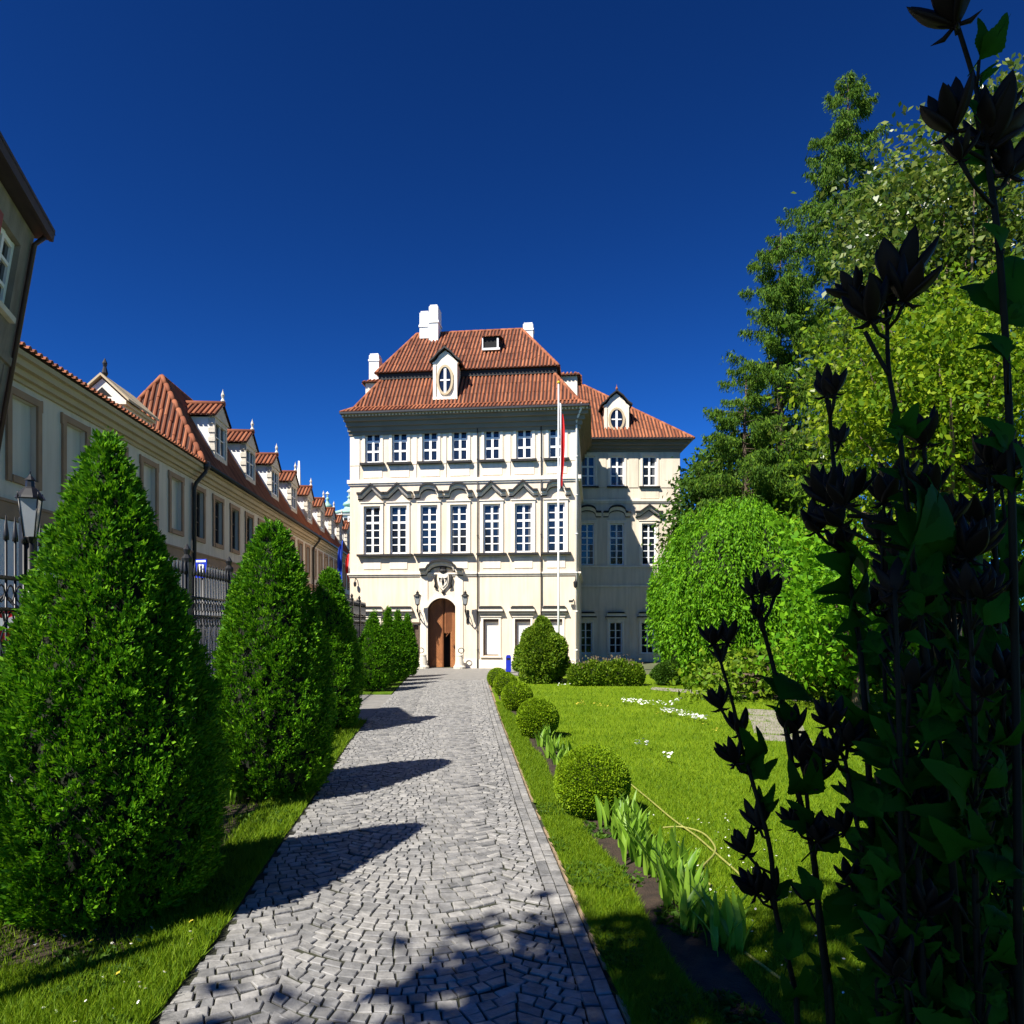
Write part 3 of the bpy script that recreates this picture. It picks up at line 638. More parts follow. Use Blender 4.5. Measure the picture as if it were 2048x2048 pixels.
# fittings that hang on the palace wall
def lantern_mesh(h=1.0,w_=.30):
    """four-sided tapering lantern, origin at its foot"""
    fr=MB(); gl_=MB(); s=w_/2; b=s*.55; z0,z1=h*.10,h*.62
    fr.lathe([(.02,0),(b*.9,h*.05),(b*1.25,z0)],(0,0,0),8)
    for i in range(4):
        a=PI/4+i*PI/2; c0=(math.cos(a)*b*1.41,math.sin(a)*b*1.41,z0); c1=(math.cos(a)*s*1.41,math.sin(a)*s*1.41,z1); fr.tube([c0,c1],w_*.045,6)
        a2=a+PI/2; d0=(math.cos(a2)*b*1.41,math.sin(a2)*b*1.41,z0); d1=(math.cos(a2)*s*1.41,math.sin(a2)*s*1.41,z1); fr.tube([c1,d1],w_*.05,6); fr.tube([c0,d0],w_*.045,6)
        gl_.poly([c0,d0,d1,c1]); fr.tube([(c1[0]*1.05,c1[1]*1.05,z1),(c1[0]*1.05,c1[1]*1.05,z1+h*.09)],[w_*.05,.004],6)
    fr.lathe([(s*1.62,z1),(s*1.5,z1+h*.03),(s*.85,z1+h*.13),(s*.55,z1+h*.16),(s*.5,z1+h*.24),(s*.62,z1+h*.25),(s*.2,z1+h*.31),(s*.1,z1+h*.33),(s*.12,z1+h*.37),(.0,h)],(0,0,0),8,rot=PI/8)
    return fr.mesh('lantern_frame',M['iron']), gl_.mesh('lantern_glass',M['lampglass'])
wlm=lantern_mesh(.86,.30)
for px,lab in ((835,'black wall lantern on curled bracket between side door and arched gate'),(930.5,'black wall lantern on curled bracket between arched gate and blind window')):
    p=PF.at(px,1212,-.75); q=Matrix.Rotation(TH,4,'Z')@Vector((p.x,-.75,p.z)); W=Vector((q.x-9.14,q.y+40.9,0))
    t=thing('wall_lantern',lab,'wall lantern',(W.x,W.y,p.z),TH,'lanterns beside the palace gate')
    link('lantern_frame',wlm[0],t); link('lantern_glass',wlm[1],t)
    mb=MB(); mb.tube([(0,0,.02),(0,0,-.12),(0,.15,-.42),(0,.45,-.62),(0,.72,-.72)],.035,7); mb.tube([(0,.72,-.35),(0,.5,-.30),(0,.3,-.45),(0,.42,-.62)],.022,6); mb.tube([(0,.0,-.1),(0,-.14,-.2),(0,-.1,-.34),(0,.06,-.3)],.02,6); mb.box(-.07,.07,.70,.748,-.95,-.2); mb.build('bracket',M['iron'],t)
def onwall(px,py,off): 
    p=PF.at(px,py,-off); q=Matrix.Rotation(TH,4,'Z')@Vector((p.x,-off,0)); return (q.x-9.14,q.y+40.9,p.z)
t=thing('security_camera','small dark security camera low on the palace corner above the hooded window','camera',onwall(1143,1203,.18),TH)
mb=MB(); mb.box(-.14,.08,-.12,.02,-.05,.07); mb.build('housing',M['dark'],t); mb=MB(); mb.tube([(.05,.0,-.02),(.1,.1,.12),(.1,.178,.12)],.03,6); mb.build('arm',M['dark'],t)
t=thing('corner_lamp','dark bracket lamp high on the palace corner next to the white drainpipe','lamp',onwall(1151,1165,.22),TH)
mb=MB(); mb.lathe([(.03,-.3),(.10,-.22),(.12,.02),(.05,.1),(0,.16)],(0,0,0),8); mb.build('lamp_body',M['dark'],t); mb=MB(); mb.tube([(0,0,.1),(0,.1,.34),(0,.218,.3)],.025,6); mb.build('arm',M['dark'],t)
t=thing('corner_lamp','thin dark bracket lamp on the palace corner beside the blue flag','lamp',onwall(710,1166,.22),TH)
mb=MB(); mb.lathe([(.02,-.22),(.08,-.14),(.09,.02),(0,.12)],(0,0,0),8); mb.build('lamp_body',M['dark'],t); mb=MB(); mb.tube([(0,0,.1),(0,.1,.3),(0,.218,.25)],.025,6); mb.build('arm',M['dark'],t)
for px,sg,lab in ((846,-1,'pale stone guard post with iron ring at the gate, on the side door side'),(919,1,'pale stone guard post with iron ring at the gate, on the blind window side')):
    W=onwall(px,1334,.55); t=thing('guard_stone',lab,'guard stone',(W[0],W[1],0),TH,'guard stones at the gate')
    mb=MB(); mb.lathe([(.34,0),(.34,.12),(.27,.2),(.22,.45),(.17,.68),(.19,.74),(.10,.84),(0,.88)],(0,0,0),14); mb.build('stone',M['stone'],t)
    mb=MB(); mb.tube([(sg*(.1+.16*math.sin(a)),-.02,.86-.14*math.cos(a)+.14) for a in [k*PI/8 for k in range(17)]],.022,6); mb.build('ring',M['iron'],t)
W=G(1017,1341); t=thing('waste_bin','slim bright blue post bin standing beside the rounded bush','bin',(W.x,36.2,0))
mb=MB(); mb.box(-.13,.13,-.10,.10,.08,.80); mb.prism([(-.13,-.10,.80),(.13,-.10,.80),(.09,-.10,.90),(-.09,-.10,.90)],(0,.2,0)); mb.build('body',M['blue'],t); mb=MB(); mb.box(-.09,.09,-.108,-.101,.66,.76); mb.build('slot',M['black'],t); mb=MB(); mb.box(-.1,.1,-.07,.07,0,.08); mb.build('foot',M['dark'],t)
t.location.x=(1017-CX)/F*36.2
# ---------------------------------------------------------------- the wing
WX,WY=(1150-CX)/F*47.2,47.2; WF=Frame(WX,WY,0.0)
wing=thing('palace_wing','lower set-back wing of the palace, half in slanting shadow, with oval roof dormer','palace wing',(WX,WY,0),0)
wu1=WF.u(1360); wVE=WF.v(903,1300)
wp_u=[(1164,1188),(1220,1249),(1285,1313)]; wp_m=[(1162,1187),(1219,1248),(1283,1312)]; wp_g=[(1160,1183),(1219,1244),(1283,1307)]
ww=.92; wU0,wU1=WF.v(972),WF.v(912); wM0,wM1=WF.v(1130),WF.v(1047); wG0,wG1=WF.v(1307),WF.v(1244)
cu_=[WF.u((a+b)/2) for a,b in wp_u]; cm_=[WF.u((a+b)/2) for a,b in wp_m]; cg_=[WF.u((a+b)/2) for a,b in wp_g]
mb=MB(); wall_holes(mb,0,wu1,0,wVE+.6,[(u-ww/2,u+ww/2,wU0,wU1) for u in cu_]+[(u-ww/2,u+ww/2,wM0,wM1) for u in cm_]+[(u-.42,u+.42,wG0,wG1) for u in cg_],.22)
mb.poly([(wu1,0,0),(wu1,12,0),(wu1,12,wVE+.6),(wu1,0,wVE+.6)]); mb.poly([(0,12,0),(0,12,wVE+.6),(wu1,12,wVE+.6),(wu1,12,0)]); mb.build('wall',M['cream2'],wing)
wm1=win_mesh(ww,wU1-wU0,[1,1,1],.09,.12,.08,trans=1); wm2=win_mesh(ww,wM1-wM0,[1]*6,.08,.10,.045,trans=3); wm3=win_mesh(.84,wG1-wG0,[1]*4,.07,.08,.04)
s1,s2,s3=surround(ww,wU1-wU0,.13,.05),surround(ww,wM1-wM0,.16,.06),surround(.84,wG1-wG0,.12,.05); wsil=sill(ww,.22,.2,.09); wpT,wpA=pediment(.88,.44,False),pediment(.88,.36,True); wh=hood(.60)
for u in cu_: put_window(wing,u,wU0,wm1,(('window_surround',s1,0),('sill',wsil,0)))
for i,u in enumerate(cm_): put_window(wing,u,wM0,wm2,(('window_surround',s2,0),('pediment',wpT if i==2 else wpA,WF.v(1033)-wM0)))
for u in cg_: put_window(wing,u,wG0,wm3,(('window_surround',s3,0),('hood',wh,wG1-wG0+.2)))
mb=MB(); wb=WF.v(1003)
for p,z0,z1 in ((.06,wb-.1,wb),(.12,wb,wb+.12)): mb.box(0,wu1+p,-p,0,z0,z1); mb.box(wu1,wu1+p,0,12,z0,z1)
for z in (WF.v(1133),WF.v(1172)): mb.box(0,wu1+.06,-.09,0,z-.06,z+.05); mb.box(wu1,wu1+.06,0,12,z-.06,z+.05)
mb.build('belt',M['trim'],wing)
for u in cg_: panel_part(u+.86,u+1.16,.03,0,WF.v(1176),M['cream2'],wing,'pilaster')
for a,b in zip(cu_,cu_[1:]+[wu1+.6]): panel_part(a+ww/2+.28,b-ww/2-.28 if b<wu1 else wu1-.02,.04,wU0-.1,wVE-.15,M['cream2'],wing)
for u in cu_: panel_part(u-.6,u+.6,.03,wb+.2,wU0-.2,M['cream2'],wing,'apron')
mb=MB()
for p,z0,z1 in ((.10,wVE-.02,wVE+.15),(.24,wVE+.15,wVE+.35),(.42,wVE+.35,wVE+.55),(.55,wVE+.55,wVE+.70)): mb.box(0,wu1+p,-p,0,z0,z1); mb.box(wu1,wu1+p,0,12,z0,z1)
mb.build('cornice',M['soffit'],wing)
rf=MB(); zE2=wVE+.72; ov=.7; a=WF.at(1168,771,4.2); hx=a.x; hz=a.z
E0=(-.3,-ov,zE2); E1=(wu1+ov,-ov,zE2); Rr=(hx,4.2,hz); E2=(wu1+ov,12+ov,zE2); Rb=(hx,8,hz); L0=(-.3,4.2,hz); L1=(-.3,8,hz)
tile_face(rf,[E0,E1,Rr,L0]); tile_face(rf,[E1,E2,Rb,Rr]); tile_face(rf,[E2,(-.3,12+ov,zE2),L1,Rb]); rf.cur=1; rf.poly([L0,Rr,Rb,L1]); rf.cur=0
for p,q in ((Rr,E1),(L0,Rr)):
    p=Vector(p); q=Vector(q); n=max(2,int((q-p).length/.42))
    for k in range(n): rf.tube([p+(q-p)*(k/n),p+(q-p)*((k+1)/n+.01)],[.10,.09],7)
wr=rf.build('roof',[M['tile'],M['tile_base']],wing)
mb=MB(); mb.box(-.3,wu1+ov+.04,-ov-.07,-ov+.06,zE2-.1,zE2); mb.box(wu1+ov-.1,wu1+ov+.04,-ov+.06,12,zE2-.1,zE2); mb.poly([(-.3,-ov,zE2-.03),(wu1+ov,-ov,zE2-.03),(wu1+ov,0,zE2-.03),(-.3,0,zE2-.03)]); mb.build('gutter',M['dark'],wr)
oval_dormer(WF,1209,1257,783,812,866,.1,wr)

# ---------------------------------------------------------------- flagpole and flags
Y=33.0; X=(1117-CX)/F*Y; ztop=P(0,768,Y).z
t=thing('flagpole','tall slender white flagpole rising in front of the palace out of the rounded bush','flagpole',(X,Y,0))
mb=MB(); mb.tube([(0,0,0),(0,0,4),(0,0,ztop)],[.06,.05,.03],10); mb.build('pole',M['white'],t); mb=MB(); mb.lathe([(.02,0),(.07,.05),(.07,.1),(0,.16)],(0,0,ztop),10); mb.build('ball_cap',M['yellow'],t)
def limp_flag(name,label,loc,h,w_,cols,sx=1,rz=0.0,lean=0.0,seed=1):
    """cloth hanging in folds beside its pole; cols = [(material, share of the width)]"""
    rr=random.Random(seed); t=thing(name,label,'flag',loc,rz); nz_,nx=26,18; mb=MB(); mb.smooth=True
    for j in range(nz_+1):
        f=j/nz_
        for i in range(nx+1):
            s=i/nx; wd=w_*(.55+.45*math.sin(PI*min(1,f*1.15))**.7)
            x=sx*(s*wd*.55+.05*math.sin(s*9+f*2.3)); y=.10*math.sin(s*15+f*3+seed)*(.4+.6*f)
            z=-f*h*(1-.22*s)-s*h*.16; mb.v.append((x+lean*f,y,z))
    for j in range(nz_):
        for i in range(nx):
            s=(i+.5)/nx; k=0; acc=0
            for q,(m_,sh) in enumerate(cols):
                acc+=sh
                if s<=acc: k=q; break
            mb.cur=k; a=j*(nx+1)+i; mb.face([a,a+1,a+nx+2,a+nx+1])
    mb.build('cloth',[M[m_] for m_,_ in cols],t); return t
limp_flag('national_flag','limp white and red flag hanging at the top of the white flagpole',(X+.05,Y-.06,P(0,806,Y).z),4.0,.42,[('wcloth',.42),('red',.58)],1,0,-.0,3)
def pole_flag(label,px,py,Y,h,cols,seed,marks=None):
    p=P(px,py,Y); t=limp_flag('hanging_flag',label,(p.x,p.y,p.z),h,.62,cols,-1,0,0,seed); mb=MB()
    mb.tube([(.02,0,.35),(0,0,.0),(.35,.5,-h*.30),(.75,1.0,-h*.62)],.025,6); mb.build('pole',M['dark'],t)
    if marks:
        mb=MB()
        for x,z in marks: mb.prism([(x+.075*(1 if k%2==0 else .42)*math.sin(k*PI/5),-.17,z+.075*(1 if k%2==0 else .42)*math.cos(k*PI/5)) for k in range(10)],(0,.02,0))
        mb.build('star',M['yellow'],t)
pole_flag('limp blue flag with yellow star on a slanted pole beside the palace corner',686,1080,41.2,2.9,[('bcloth',1.0)],5,[(-.2,-2.0)])
pole_flag('limp white and red flag on a slanted pole tucked against the palace corner',702,1100,43.0,2.0,[('wcloth',.5),('red',.5)],8)

# ---------------------------------------------------------------- long street building
DA=math.atan2(1.0,-.0752); LX,LY=-9.94-.0752*14.3,14.3; LF=Frame(LX,LY,DA)
lb=thing('street_building','long grey plastered building with brown framed windows and a row of tiled roof dormers','building',(LX,LY,0),DA)
LEN=66.0; LE_=8.0; ws=[(16.6+2.25*k-LY) for k in range(27)]; w0,w1,wz0,wz1=.5,.5,5.75,7.55
mb=MB(); wall_holes(mb,0,LEN,0,LE_+.5,[(s-.5,s+.5,wz0,wz1) for s in ws],.2)
mb.poly([(0,0,0),(0,0,LE_+.5),(0,9,LE_+.5),(0,9,0)]); mb.poly([(LEN,0,0),(LEN,9,0),(LEN,9,LE_+.5),(LEN,0,LE_+.5)]); mb.build('wall',M['grey_plaster'],lb)
lw=win_mesh(1.0,1.8,[1,1,1],.07,.07,.035,y=.12,fm='brownwood')
f=MB(); f.box(-.66,-.5,-.06,-.001,-.16,1.96); f.box(.5,.66,-.06,-.001,-.16,1.96); f.box(-.5,.5,-.06,-.001,1.8,1.96); f.box(-.5,.5,-.08,-.001,-.16,0); f.box(-.7,-.66,-.06,-.001,1.7,1.98); f.box(.66,.7,-.06,-.001,1.7,1.98)
lsur=f.mesh('window_surround',M['band']); f=MB(); f.box(-.49,.49,.12,.19,.01,1.79); lbp=f.mesh('blind_panel',M['grey_plaster'])
for i,s in enumerate(ws):
    if i<5: o=link('blind_window',lbp,lb,(s,0,wz0)); link('window_surround',lsur,o)
    else: put_window(lb,s,wz0,lw,(('window_surround',lsur,0),))
# ground storey windows and doors behind the fence
lg=win_mesh(1.1,1.9,[1,1,1],.08,.08,.04,y=-.06); f=MB(); f.box(-.70,.70,-.05,-.001,-.15,2.05); lgs=f.mesh('window_surround',M['white_plaster'])
for i,s in enumerate(ws):
    if i%2==0: put_window(lb,s+.4,1.5,lg,(('window_surround',lgs,0),))
mb=MB(); mb.box(0,LEN,-.07,0,4.72,5.10); mb.box(0,LEN,-.11,0,5.10,5.16); mb.build('belt',M['band'],lb)
mb=MB(); mb.box(0,LEN,-.04,-.001,0,4.70); 
mb.build('ground_storey',M['white_plaster'],lb)
mb=MB()
for p,z0,z1 in ((.08,7.88,7.98),(.20,7.98,8.12),(.34,8.12,8.28),(.46,8.28,8.40)): mb.box(-.02,LEN,-p,0,z0,z1)
mb.build('cornice',M['cornice'],lb)
S0=27.2-LY
rf=MB(); ze=8.42; AP=(28.6-LY,1.65,12.15); BKY=3.3
tile_face(rf,[(-.1,-.55,ze),(S0,-.55,ze),(S0,3.0,ze+.32),(-.1,3.0,ze+.32)]); rf.cur=1; rf.poly([(-.1,3,ze+.32),(S0,3,ze+.32),(S0,9,ze),(-.1,9,ze)])
tile_face(rf,[(S0-.2,BKY+.6,ze+.1),(S0-.2,-.45,ze+.1),AP]); tile_face(rf,[(S0-.2,-.5,ze+.06),(LEN,-.5,ze+.06),(LEN,1.65,12.15),AP]); tile_face(rf,[(LEN,BKY+.6,ze),(S0-.2,BKY+.6,ze),AP,(LEN,1.65,12.15)])
rf.cur=0
for p,q in ((AP,(S0-.2,-.5,ze+.08)),(AP,(LEN,1.65,12.15)),(AP,(S0-.2,BKY+.6,ze+.1))):
    p=Vector(p); q=Vector(q); n=max(2,int((q-p).length/.42))
    for k in range(n): rf.tube([p+(q-p)*(k/n),p+(q-p)*((k+1)/n+.01)],[.095,.085],7)
M['tile_dark']=M['tile']
lr=rf.build('roof',[M['tile'],M['tile_base']],lb)
mb=MB(); mb.tube([(S0,-.55,ze-.02),(LEN,-.55,ze-.02)],.09,8); mb.build('gutter',M['dark'],lr)
# dormers facing the street
W2=.80; D=MB(); zA,zB_=8.95,10.75
D.box(-W2,-W2+.16,-.20,.0,zA-.2,zB_); D.box(W2-.16,W2,-.20,.0,zA-.2,zB_); D.box(-W2+.16,W2-.16,-.20,.0,zA-.2,zA+.35); D.box(-W2+.16,W2-.16,-.20,.0,zB_-.2,zB_)
D.prism([(-W2-.12,-.26,zB_),(W2+.12,-.26,zB_),(0,-.26,zB_+.62)],(0,.26,0))
for k in range(5): D.box(-W2-.035,-W2-.001,-.22,.04,zA+.1+k*.36,zA+.28+k*.36)
dmesh=D.mesh('dormer',M['stone'])
C=MB(); C.box(-W2+.01,W2-.01,.0,1.3,zA-.2,zB_); cmesh=C.mesh('cheek',M['chim'])
Rm=MB(); tile_face(Rm,[(-W2-.2,1.7,zB_+.02),(-W2-.2,-.34,zB_+.02),(0,-.34,zB_+.72),(0,1.7,zB_+.72)],.2,.07); tile_face(Rm,[(W2+.2,-.34,zB_+.02),(W2+.2,1.7,zB_+.02),(0,1.7,zB_+.72),(0,-.34,zB_+.72)],.2,.07); Rm.tube([(0,-.36,zB_+.76),(0,1.7,zB_+.76)],.11,7)
rmesh=Rm.mesh('dormer_roof',[M['tile'],M['tile_base']])
Fm=MB(); Fm.lathe([(.05,0),(.10,.08),(.04,.2),(.08,.34),(.02,.5),(0,.6)],(0,-.27,zB_+.78),8); fmesh=Fm.mesh('finial',M['stone'])
dw=win_mesh(1.24,1.35,[1,1],.07,.07,.035,y=0.0)
for k,Yd in enumerate((29.9,34.2,38.8,43.3,47.9,52.4,56.8,60.6,64.8)):
    o=link('dormer',dmesh,lr,(Yd-LY,0,0)); link('dormer_roof',rmesh,o); link('finial',fmesh,o); link('cheek',cmesh,o); link('window',dw[0],o,(0,-.15,zA+.4)); link('pane',dw[1],o,(0,-.15,zA+.4))
# pedimented turret on the low roof
T=MB(); sx,y0,y1=23.3-LY,.75,2.0
T.box(sx,sx+2.2,y0,y1,8.5,9.45); T.box(sx-.10,sx+2.2,y0-.12,y1+.12,9.45,9.55); T.prism([(sx-.08,y0-.14,9.55),(sx-.08,y1+.14,9.55),(sx-.08,(y0+y1)/2,10.25)],(.25,0,0)); T.prism([(sx+.17,y0-.02,9.55),(sx+.17,y1+.02,9.55),(sx+.17,(y0+y1)/2,10.15)],(2.0,0,0))
tu=T.build('turret',M['trim'],lr); mb=MB(); mb.prism([(sx-.081,y0+.32,9.68),(sx-.081,y1-.32,9.68),(sx-.081,(y0+y1)/2,9.98)],(-.005,0,0)); mb.build('vent',M['black'],tu)
mb=MB()
for a,b in (((sx-.2,y0-.24,9.52),(sx-.2,(y0+y1)/2,10.33)),((sx-.2,(y0+y1)/2,10.33),(sx-.2,y1+.24,9.52))): mb.prism([a,b,(b[0],b[1],b[2]+.08),(a[0],a[1],a[2]+.08)],(2.4,0,0))
mb.build('turret_roof',M['cornice'],tu); mb=MB(); mb.lathe([(.06,0),(.1,.1),(.05,.3),(.08,.42),(0,.6)],(sx+.1,(y0+y1)/2,10.38),8); mb.build('finial',M['dark'],tu)
def lchim(px0,px1,pyt,pyb,y,parent=lr):
    a=LF.at(px0,pyt,y); b=LF.at(px1,pyb,y); d=Vector((a.x,0,0)); mb=MB(); s0,s1=min(a.x,b.x),max(a.x,b.x); s0=(s0+s1)/2-.5; mb.box(s0,s0+1.0,y,y+1.3,b.z-2,a.z-.12); mb.box(s0-.05,s0+1.05,y-.05,y+1.35,a.z-.12,a.z); mb.build('chimney',M['chim'],parent)
lchim(505,532,901,931,1.0); lchim(552,578,948,966,1.0)
# drainpipes down the street front
for Yp in (27.1,49.5):
    s=Yp-LY; mb=MB(); mb.tube([(s,-.12,.1),(s,-.12,7.5),(s,-.18,7.7),(s+.1,-.5,8.15),(s+.1,-.5,8.42)],.075,8); mb.lathe([(.07,0),(.16,.12),(.16,.3),(.1,.34)],(s+.1,-.52,8.2),8); mb.build('drainpipe',M['dark'],lb)
# ---------------------------------------------------------------- tall old house close by on the same side (leans outward)
lean=.18; HYv=14.0; cx0=(67-CX)/F*HYv; zt=9.8
dirv=Vector((.33,-1.0)).normalized(); nin=Vector((-1.0,-.33)).normalized()
ho=thing('old_house','leaning old house corner with dark overhanging eave, white window and brown drainpipe','house',(cx0,HYv,0))
def hv(s,d,z,l=True): return Vector((dirv.x*s+nin.x*d+(lean*(z-zt) if l else 0), dirv.y*s+nin.y*d, z))
mb=MB(); hz1=zt+.1
def hq(pts): mb.poly([hv(*p) for p in pts])
wa,wb_,wza,wzb=.55,1.6,8.15,9.45
us=[0,wa,wb_,3.2]; vs=[0,wza,wzb,hz1]
for i in range(3):
    for j in range(3):
        if i==1 and j==1: continue
        hq([(us[i],0,vs[j]),(us[i+1],0,vs[j]),(us[i+1],0,vs[j+1]),(us[i],0,vs[j+1])])
hq([(0,0,0),(0,0,hz1),(0,4,hz1),(0,4,0)]); hq([(3.2,0,0),(3.2,4,0),(3.2,4,hz1),(3.2,0,hz1)]); hq([(0,4,0),(0,4,hz1),(3.2,4,hz1),(3.2,4,0)])
for a,b in (((wa,wza),(wa,wzb)),((wb_,wza),(wb_,wzb)),((wa,wzb),(wb_,wzb)),((wa,wza),(wb_,wza))): hq([(a[0],0,a[1]),(a[0],.25,a[1]),(b[0],.25,b[1]),(b[0],0,b[1])])
mb.build('wall',M['houseWall'],ho)
def hbox(mb,s0,s1,d0,d1,z0,z1,l=True):
    n=len(mb.v); mb.v+=[tuple(hv(s,d,z,l)) for s,d,z in ((s0,d0,z0),(s1,d0,z0),(s1,d1,z0),(s0,d1,z0),(s0,d0,z1),(s1,d0,z1),(s1,d1,z1),(s0,d1,z1))]
    for q in ((3,2,1,0),(4,5,6,7),(0,1,5,4),(1,2,6,5),(2,3,7,6),(3,0,4,7)): mb.face([n+i for i in q])
mb=MB()
for a in (wa,wb_-.1,(wa+wb_)/2-.05): hbox(mb,a,a+.1,.10,.17,wza,wzb)
for z in (wza,wzb-.1,wza+.45,wza+.85): hbox(mb,wa+.1,wb_-.1,.104,.166,z,z+(.09 if z in (wza,wzb-.1) else .06))
wo=mb.build('window',M['white'],ho); mb=MB(); mb.poly([hv(wa,.15,wza),hv(wb_,.15,wza),hv(wb_,.15,wzb),hv(wa,.15,wzb)]); mb.build('pane',M['glass'],wo)
mb=MB(); hbox(mb,wa-.1,wb_+.1,-.1,.02,wza-.1,wza); mb.build('sill',M['stone'],wo)
mb=MB(); hbox(mb,wb_+.05,wb_+.6,-.06,-.01,wza,wzb); mb.build('shutter',mat('red_shutter',(.28,.05,.035),.7,.2,6),wo)
mb=MB(); hbox(mb,-.12,3.4,-.22,4.3,hz1+.02,hz1+.14); hbox(mb,-.12,3.4,-.29,-.22,hz1+.0,hz1+.22)
A_,B_,C_,D_2=hv(-.16,-.3,hz1+.15),hv(3.45,-.3,hz1+.15),hv(3.45,4.35,hz1+.15),hv(-.16,4.35,hz1+.15); E_,F_=hv(1.4,1.8,hz1+1.9),hv(3.45,1.8,hz1+1.9)
mb.poly([A_,B_,F_,E_]); mb.poly([D_2,A_,E_]); mb.poly([C_,D_2,E_,F_]); mb.poly([B_,C_,F_])
mb.build('roof',mat('old_roof',(.030,.022,.022),.7,.2,5),ho)
mb=MB(); mb.tube([hv(.10,-.06,0),hv(.10,-.06,9.7),hv(.08,-.2,9.88)],.045,8); mb.build('drainpipe',mat('rust_pipe',(.05,.026,.018),.5,.2,6),ho)
mb=MB(); hbox(mb,0.0,3.2,-.05,-.002,7.35,7.5); hbox(mb,.3,.38,-.02,-.002,0,7.3); mb.build('string_course',M['houseWall'],ho)

# ---------------------------------------------------------------- far houses, towers, mast
def far_house(label,x0,x1,y0,y1,ze_,zr,wallm,win=True):
    t=thing('town_house',label,'house',((x0+x1)/2,y0,0)); hw_=(x1-x0)/2; d=y1-y0; mb=MB(); mb.box(-hw_,hw_,0,d,0,ze_); mb.build('wall',M[wallm],t); r=MB()
    tile_face(r,[(-hw_-.3,-.4,ze_),(hw_+.3,-.4,ze_),(hw_+.3,d/2,zr),(-hw_-.3,d/2,zr)],.3,.1); tile_face(r,[(hw_+.3,d+.4,ze_),(-hw_-.3,d+.4,ze_),(-hw_-.3,d/2,zr),(hw_+.3,d/2,zr)],.3,.1); r.cur=1; r.poly([(-hw_,0,ze_),(-hw_,d,ze_),(-hw_,d/2,zr-.2)]); r.poly([(hw_,0,ze_),(hw_,d/2,zr-.2),(hw_,d,ze_)]); r.poly([(-hw_-.3,-.4,ze_),(-hw_-.3,d+.4,ze_),(hw_+.3,d+.4,ze_),(hw_+.3,-.4,ze_)])
    ro=r.build('roof',[M['tile'],M['tile_base']],t); c=MB(); c.box(-.4,.4,d/2-1.2,d/2-.4,ze_,zr+1.0); c.build('chimney',M['chim'],ro)
    wm=win_mesh(.9,1.5,[1,1],.08,.08,.04,y=-.06)
    if win:
        x=-hw_+1.2
        while x<hw_-.8:
            z=1.5
            while z<ze_-1.8:
                o=link('window',wm[0],t,(x,0,z)); link('pane',wm[1],o); z+=3.0
            x+=2.2
far_house('pale house with plain red roof closing the street behind the flags',-24,-15.0,84,94,11.6,14.6,'white_plaster')
far_house('red roofed town house rising farther back behind the closing house',-34,-20,104,116,13,18.2,'grey_plaster')
def tower(label,px,pyt,pyb,Y,wid):
    p=P(px,pyb,Y); zt_=P(px,pyt,Y).z; H=zt_-p.z; t=thing('church_tower',label,'church tower',(p.x,p.y,0),PI/8,'distant church towers'); s=wid/2
    mb=MB(); mb.lathe([(s,0),(s,p.z),(s*1.15,p.z+.2),(s*1.15,p.z+.7)],(0,0,0),8); b=mb.build('shaft',M['white_plaster'],t)
    for k in range(8):
        a=(k+.5)*PI/4; g=MB(); x,y=math.cos(a)*s*.935,math.sin(a)*s*.935; tx,ty=-math.sin(a)*s*.2,math.cos(a)*s*.2; z=p.z-H*.28
        g.poly([(x-tx,y-ty,z),(x+tx,y+ty,z),(x+tx,y+ty,z+H*.2),(x-tx,y-ty,z+H*.2)]); g.build('belfry_opening',M['black'],b)
    mb=MB(); mb.smooth=True; mb.lathe([(s*1.12,p.z+.7),(s*1.22,p.z+H*.10),(s*1.05,p.z+H*.2),(s*.55,p.z+H*.28),(s*.38,p.z+H*.32),(s*.36,p.z+H*.42),(s*.5,p.z+H*.44),(s*.42,p.z+H*.52),(s*.16,p.z+H*.6),(s*.10,p.z+H*.7),(s*.2,p.z+H*.74),(s*.06,p.z+H*.8)],(0,0,0),8); mb.build('copper_dome',M['copper'],t)
    mb=MB(); mb.tube([(0,0,p.z+H*.78),(0,0,zt_)],[s*.07,s*.03],6); mb.lathe([(0,0),(s*.2,s*.2),(0,s*.4)],(0,0,p.z+H*.84),8); mb.build('spire_tip',M['white'],t)
tower('slender church tower with green copper onion spire above the last dormers',655,983,1040,190,5.6)
tower('domed white church tower half hidden by the palace corner',699,980,1035,170,6.4)
t=thing('mast','tall white mast standing behind the street building roof','mast',(P(598,0,70).x,70,0)); mb=MB(); mb.tube([(0,0,0),(0,0,P(0,990,70).z),(0,0,P(0,922,70).z)],[.35,.28,.08],8); mb.build('pole',M['white'],t); mb=MB(); mb.prism([(-.05,-.05,P(0,992,70).z),(-.75,-.05,P(0,992,70).z),(-.1,-.05,P(0,935,70).z)],(0,.1,0)); mb.build('sail',M['wcloth'],t)

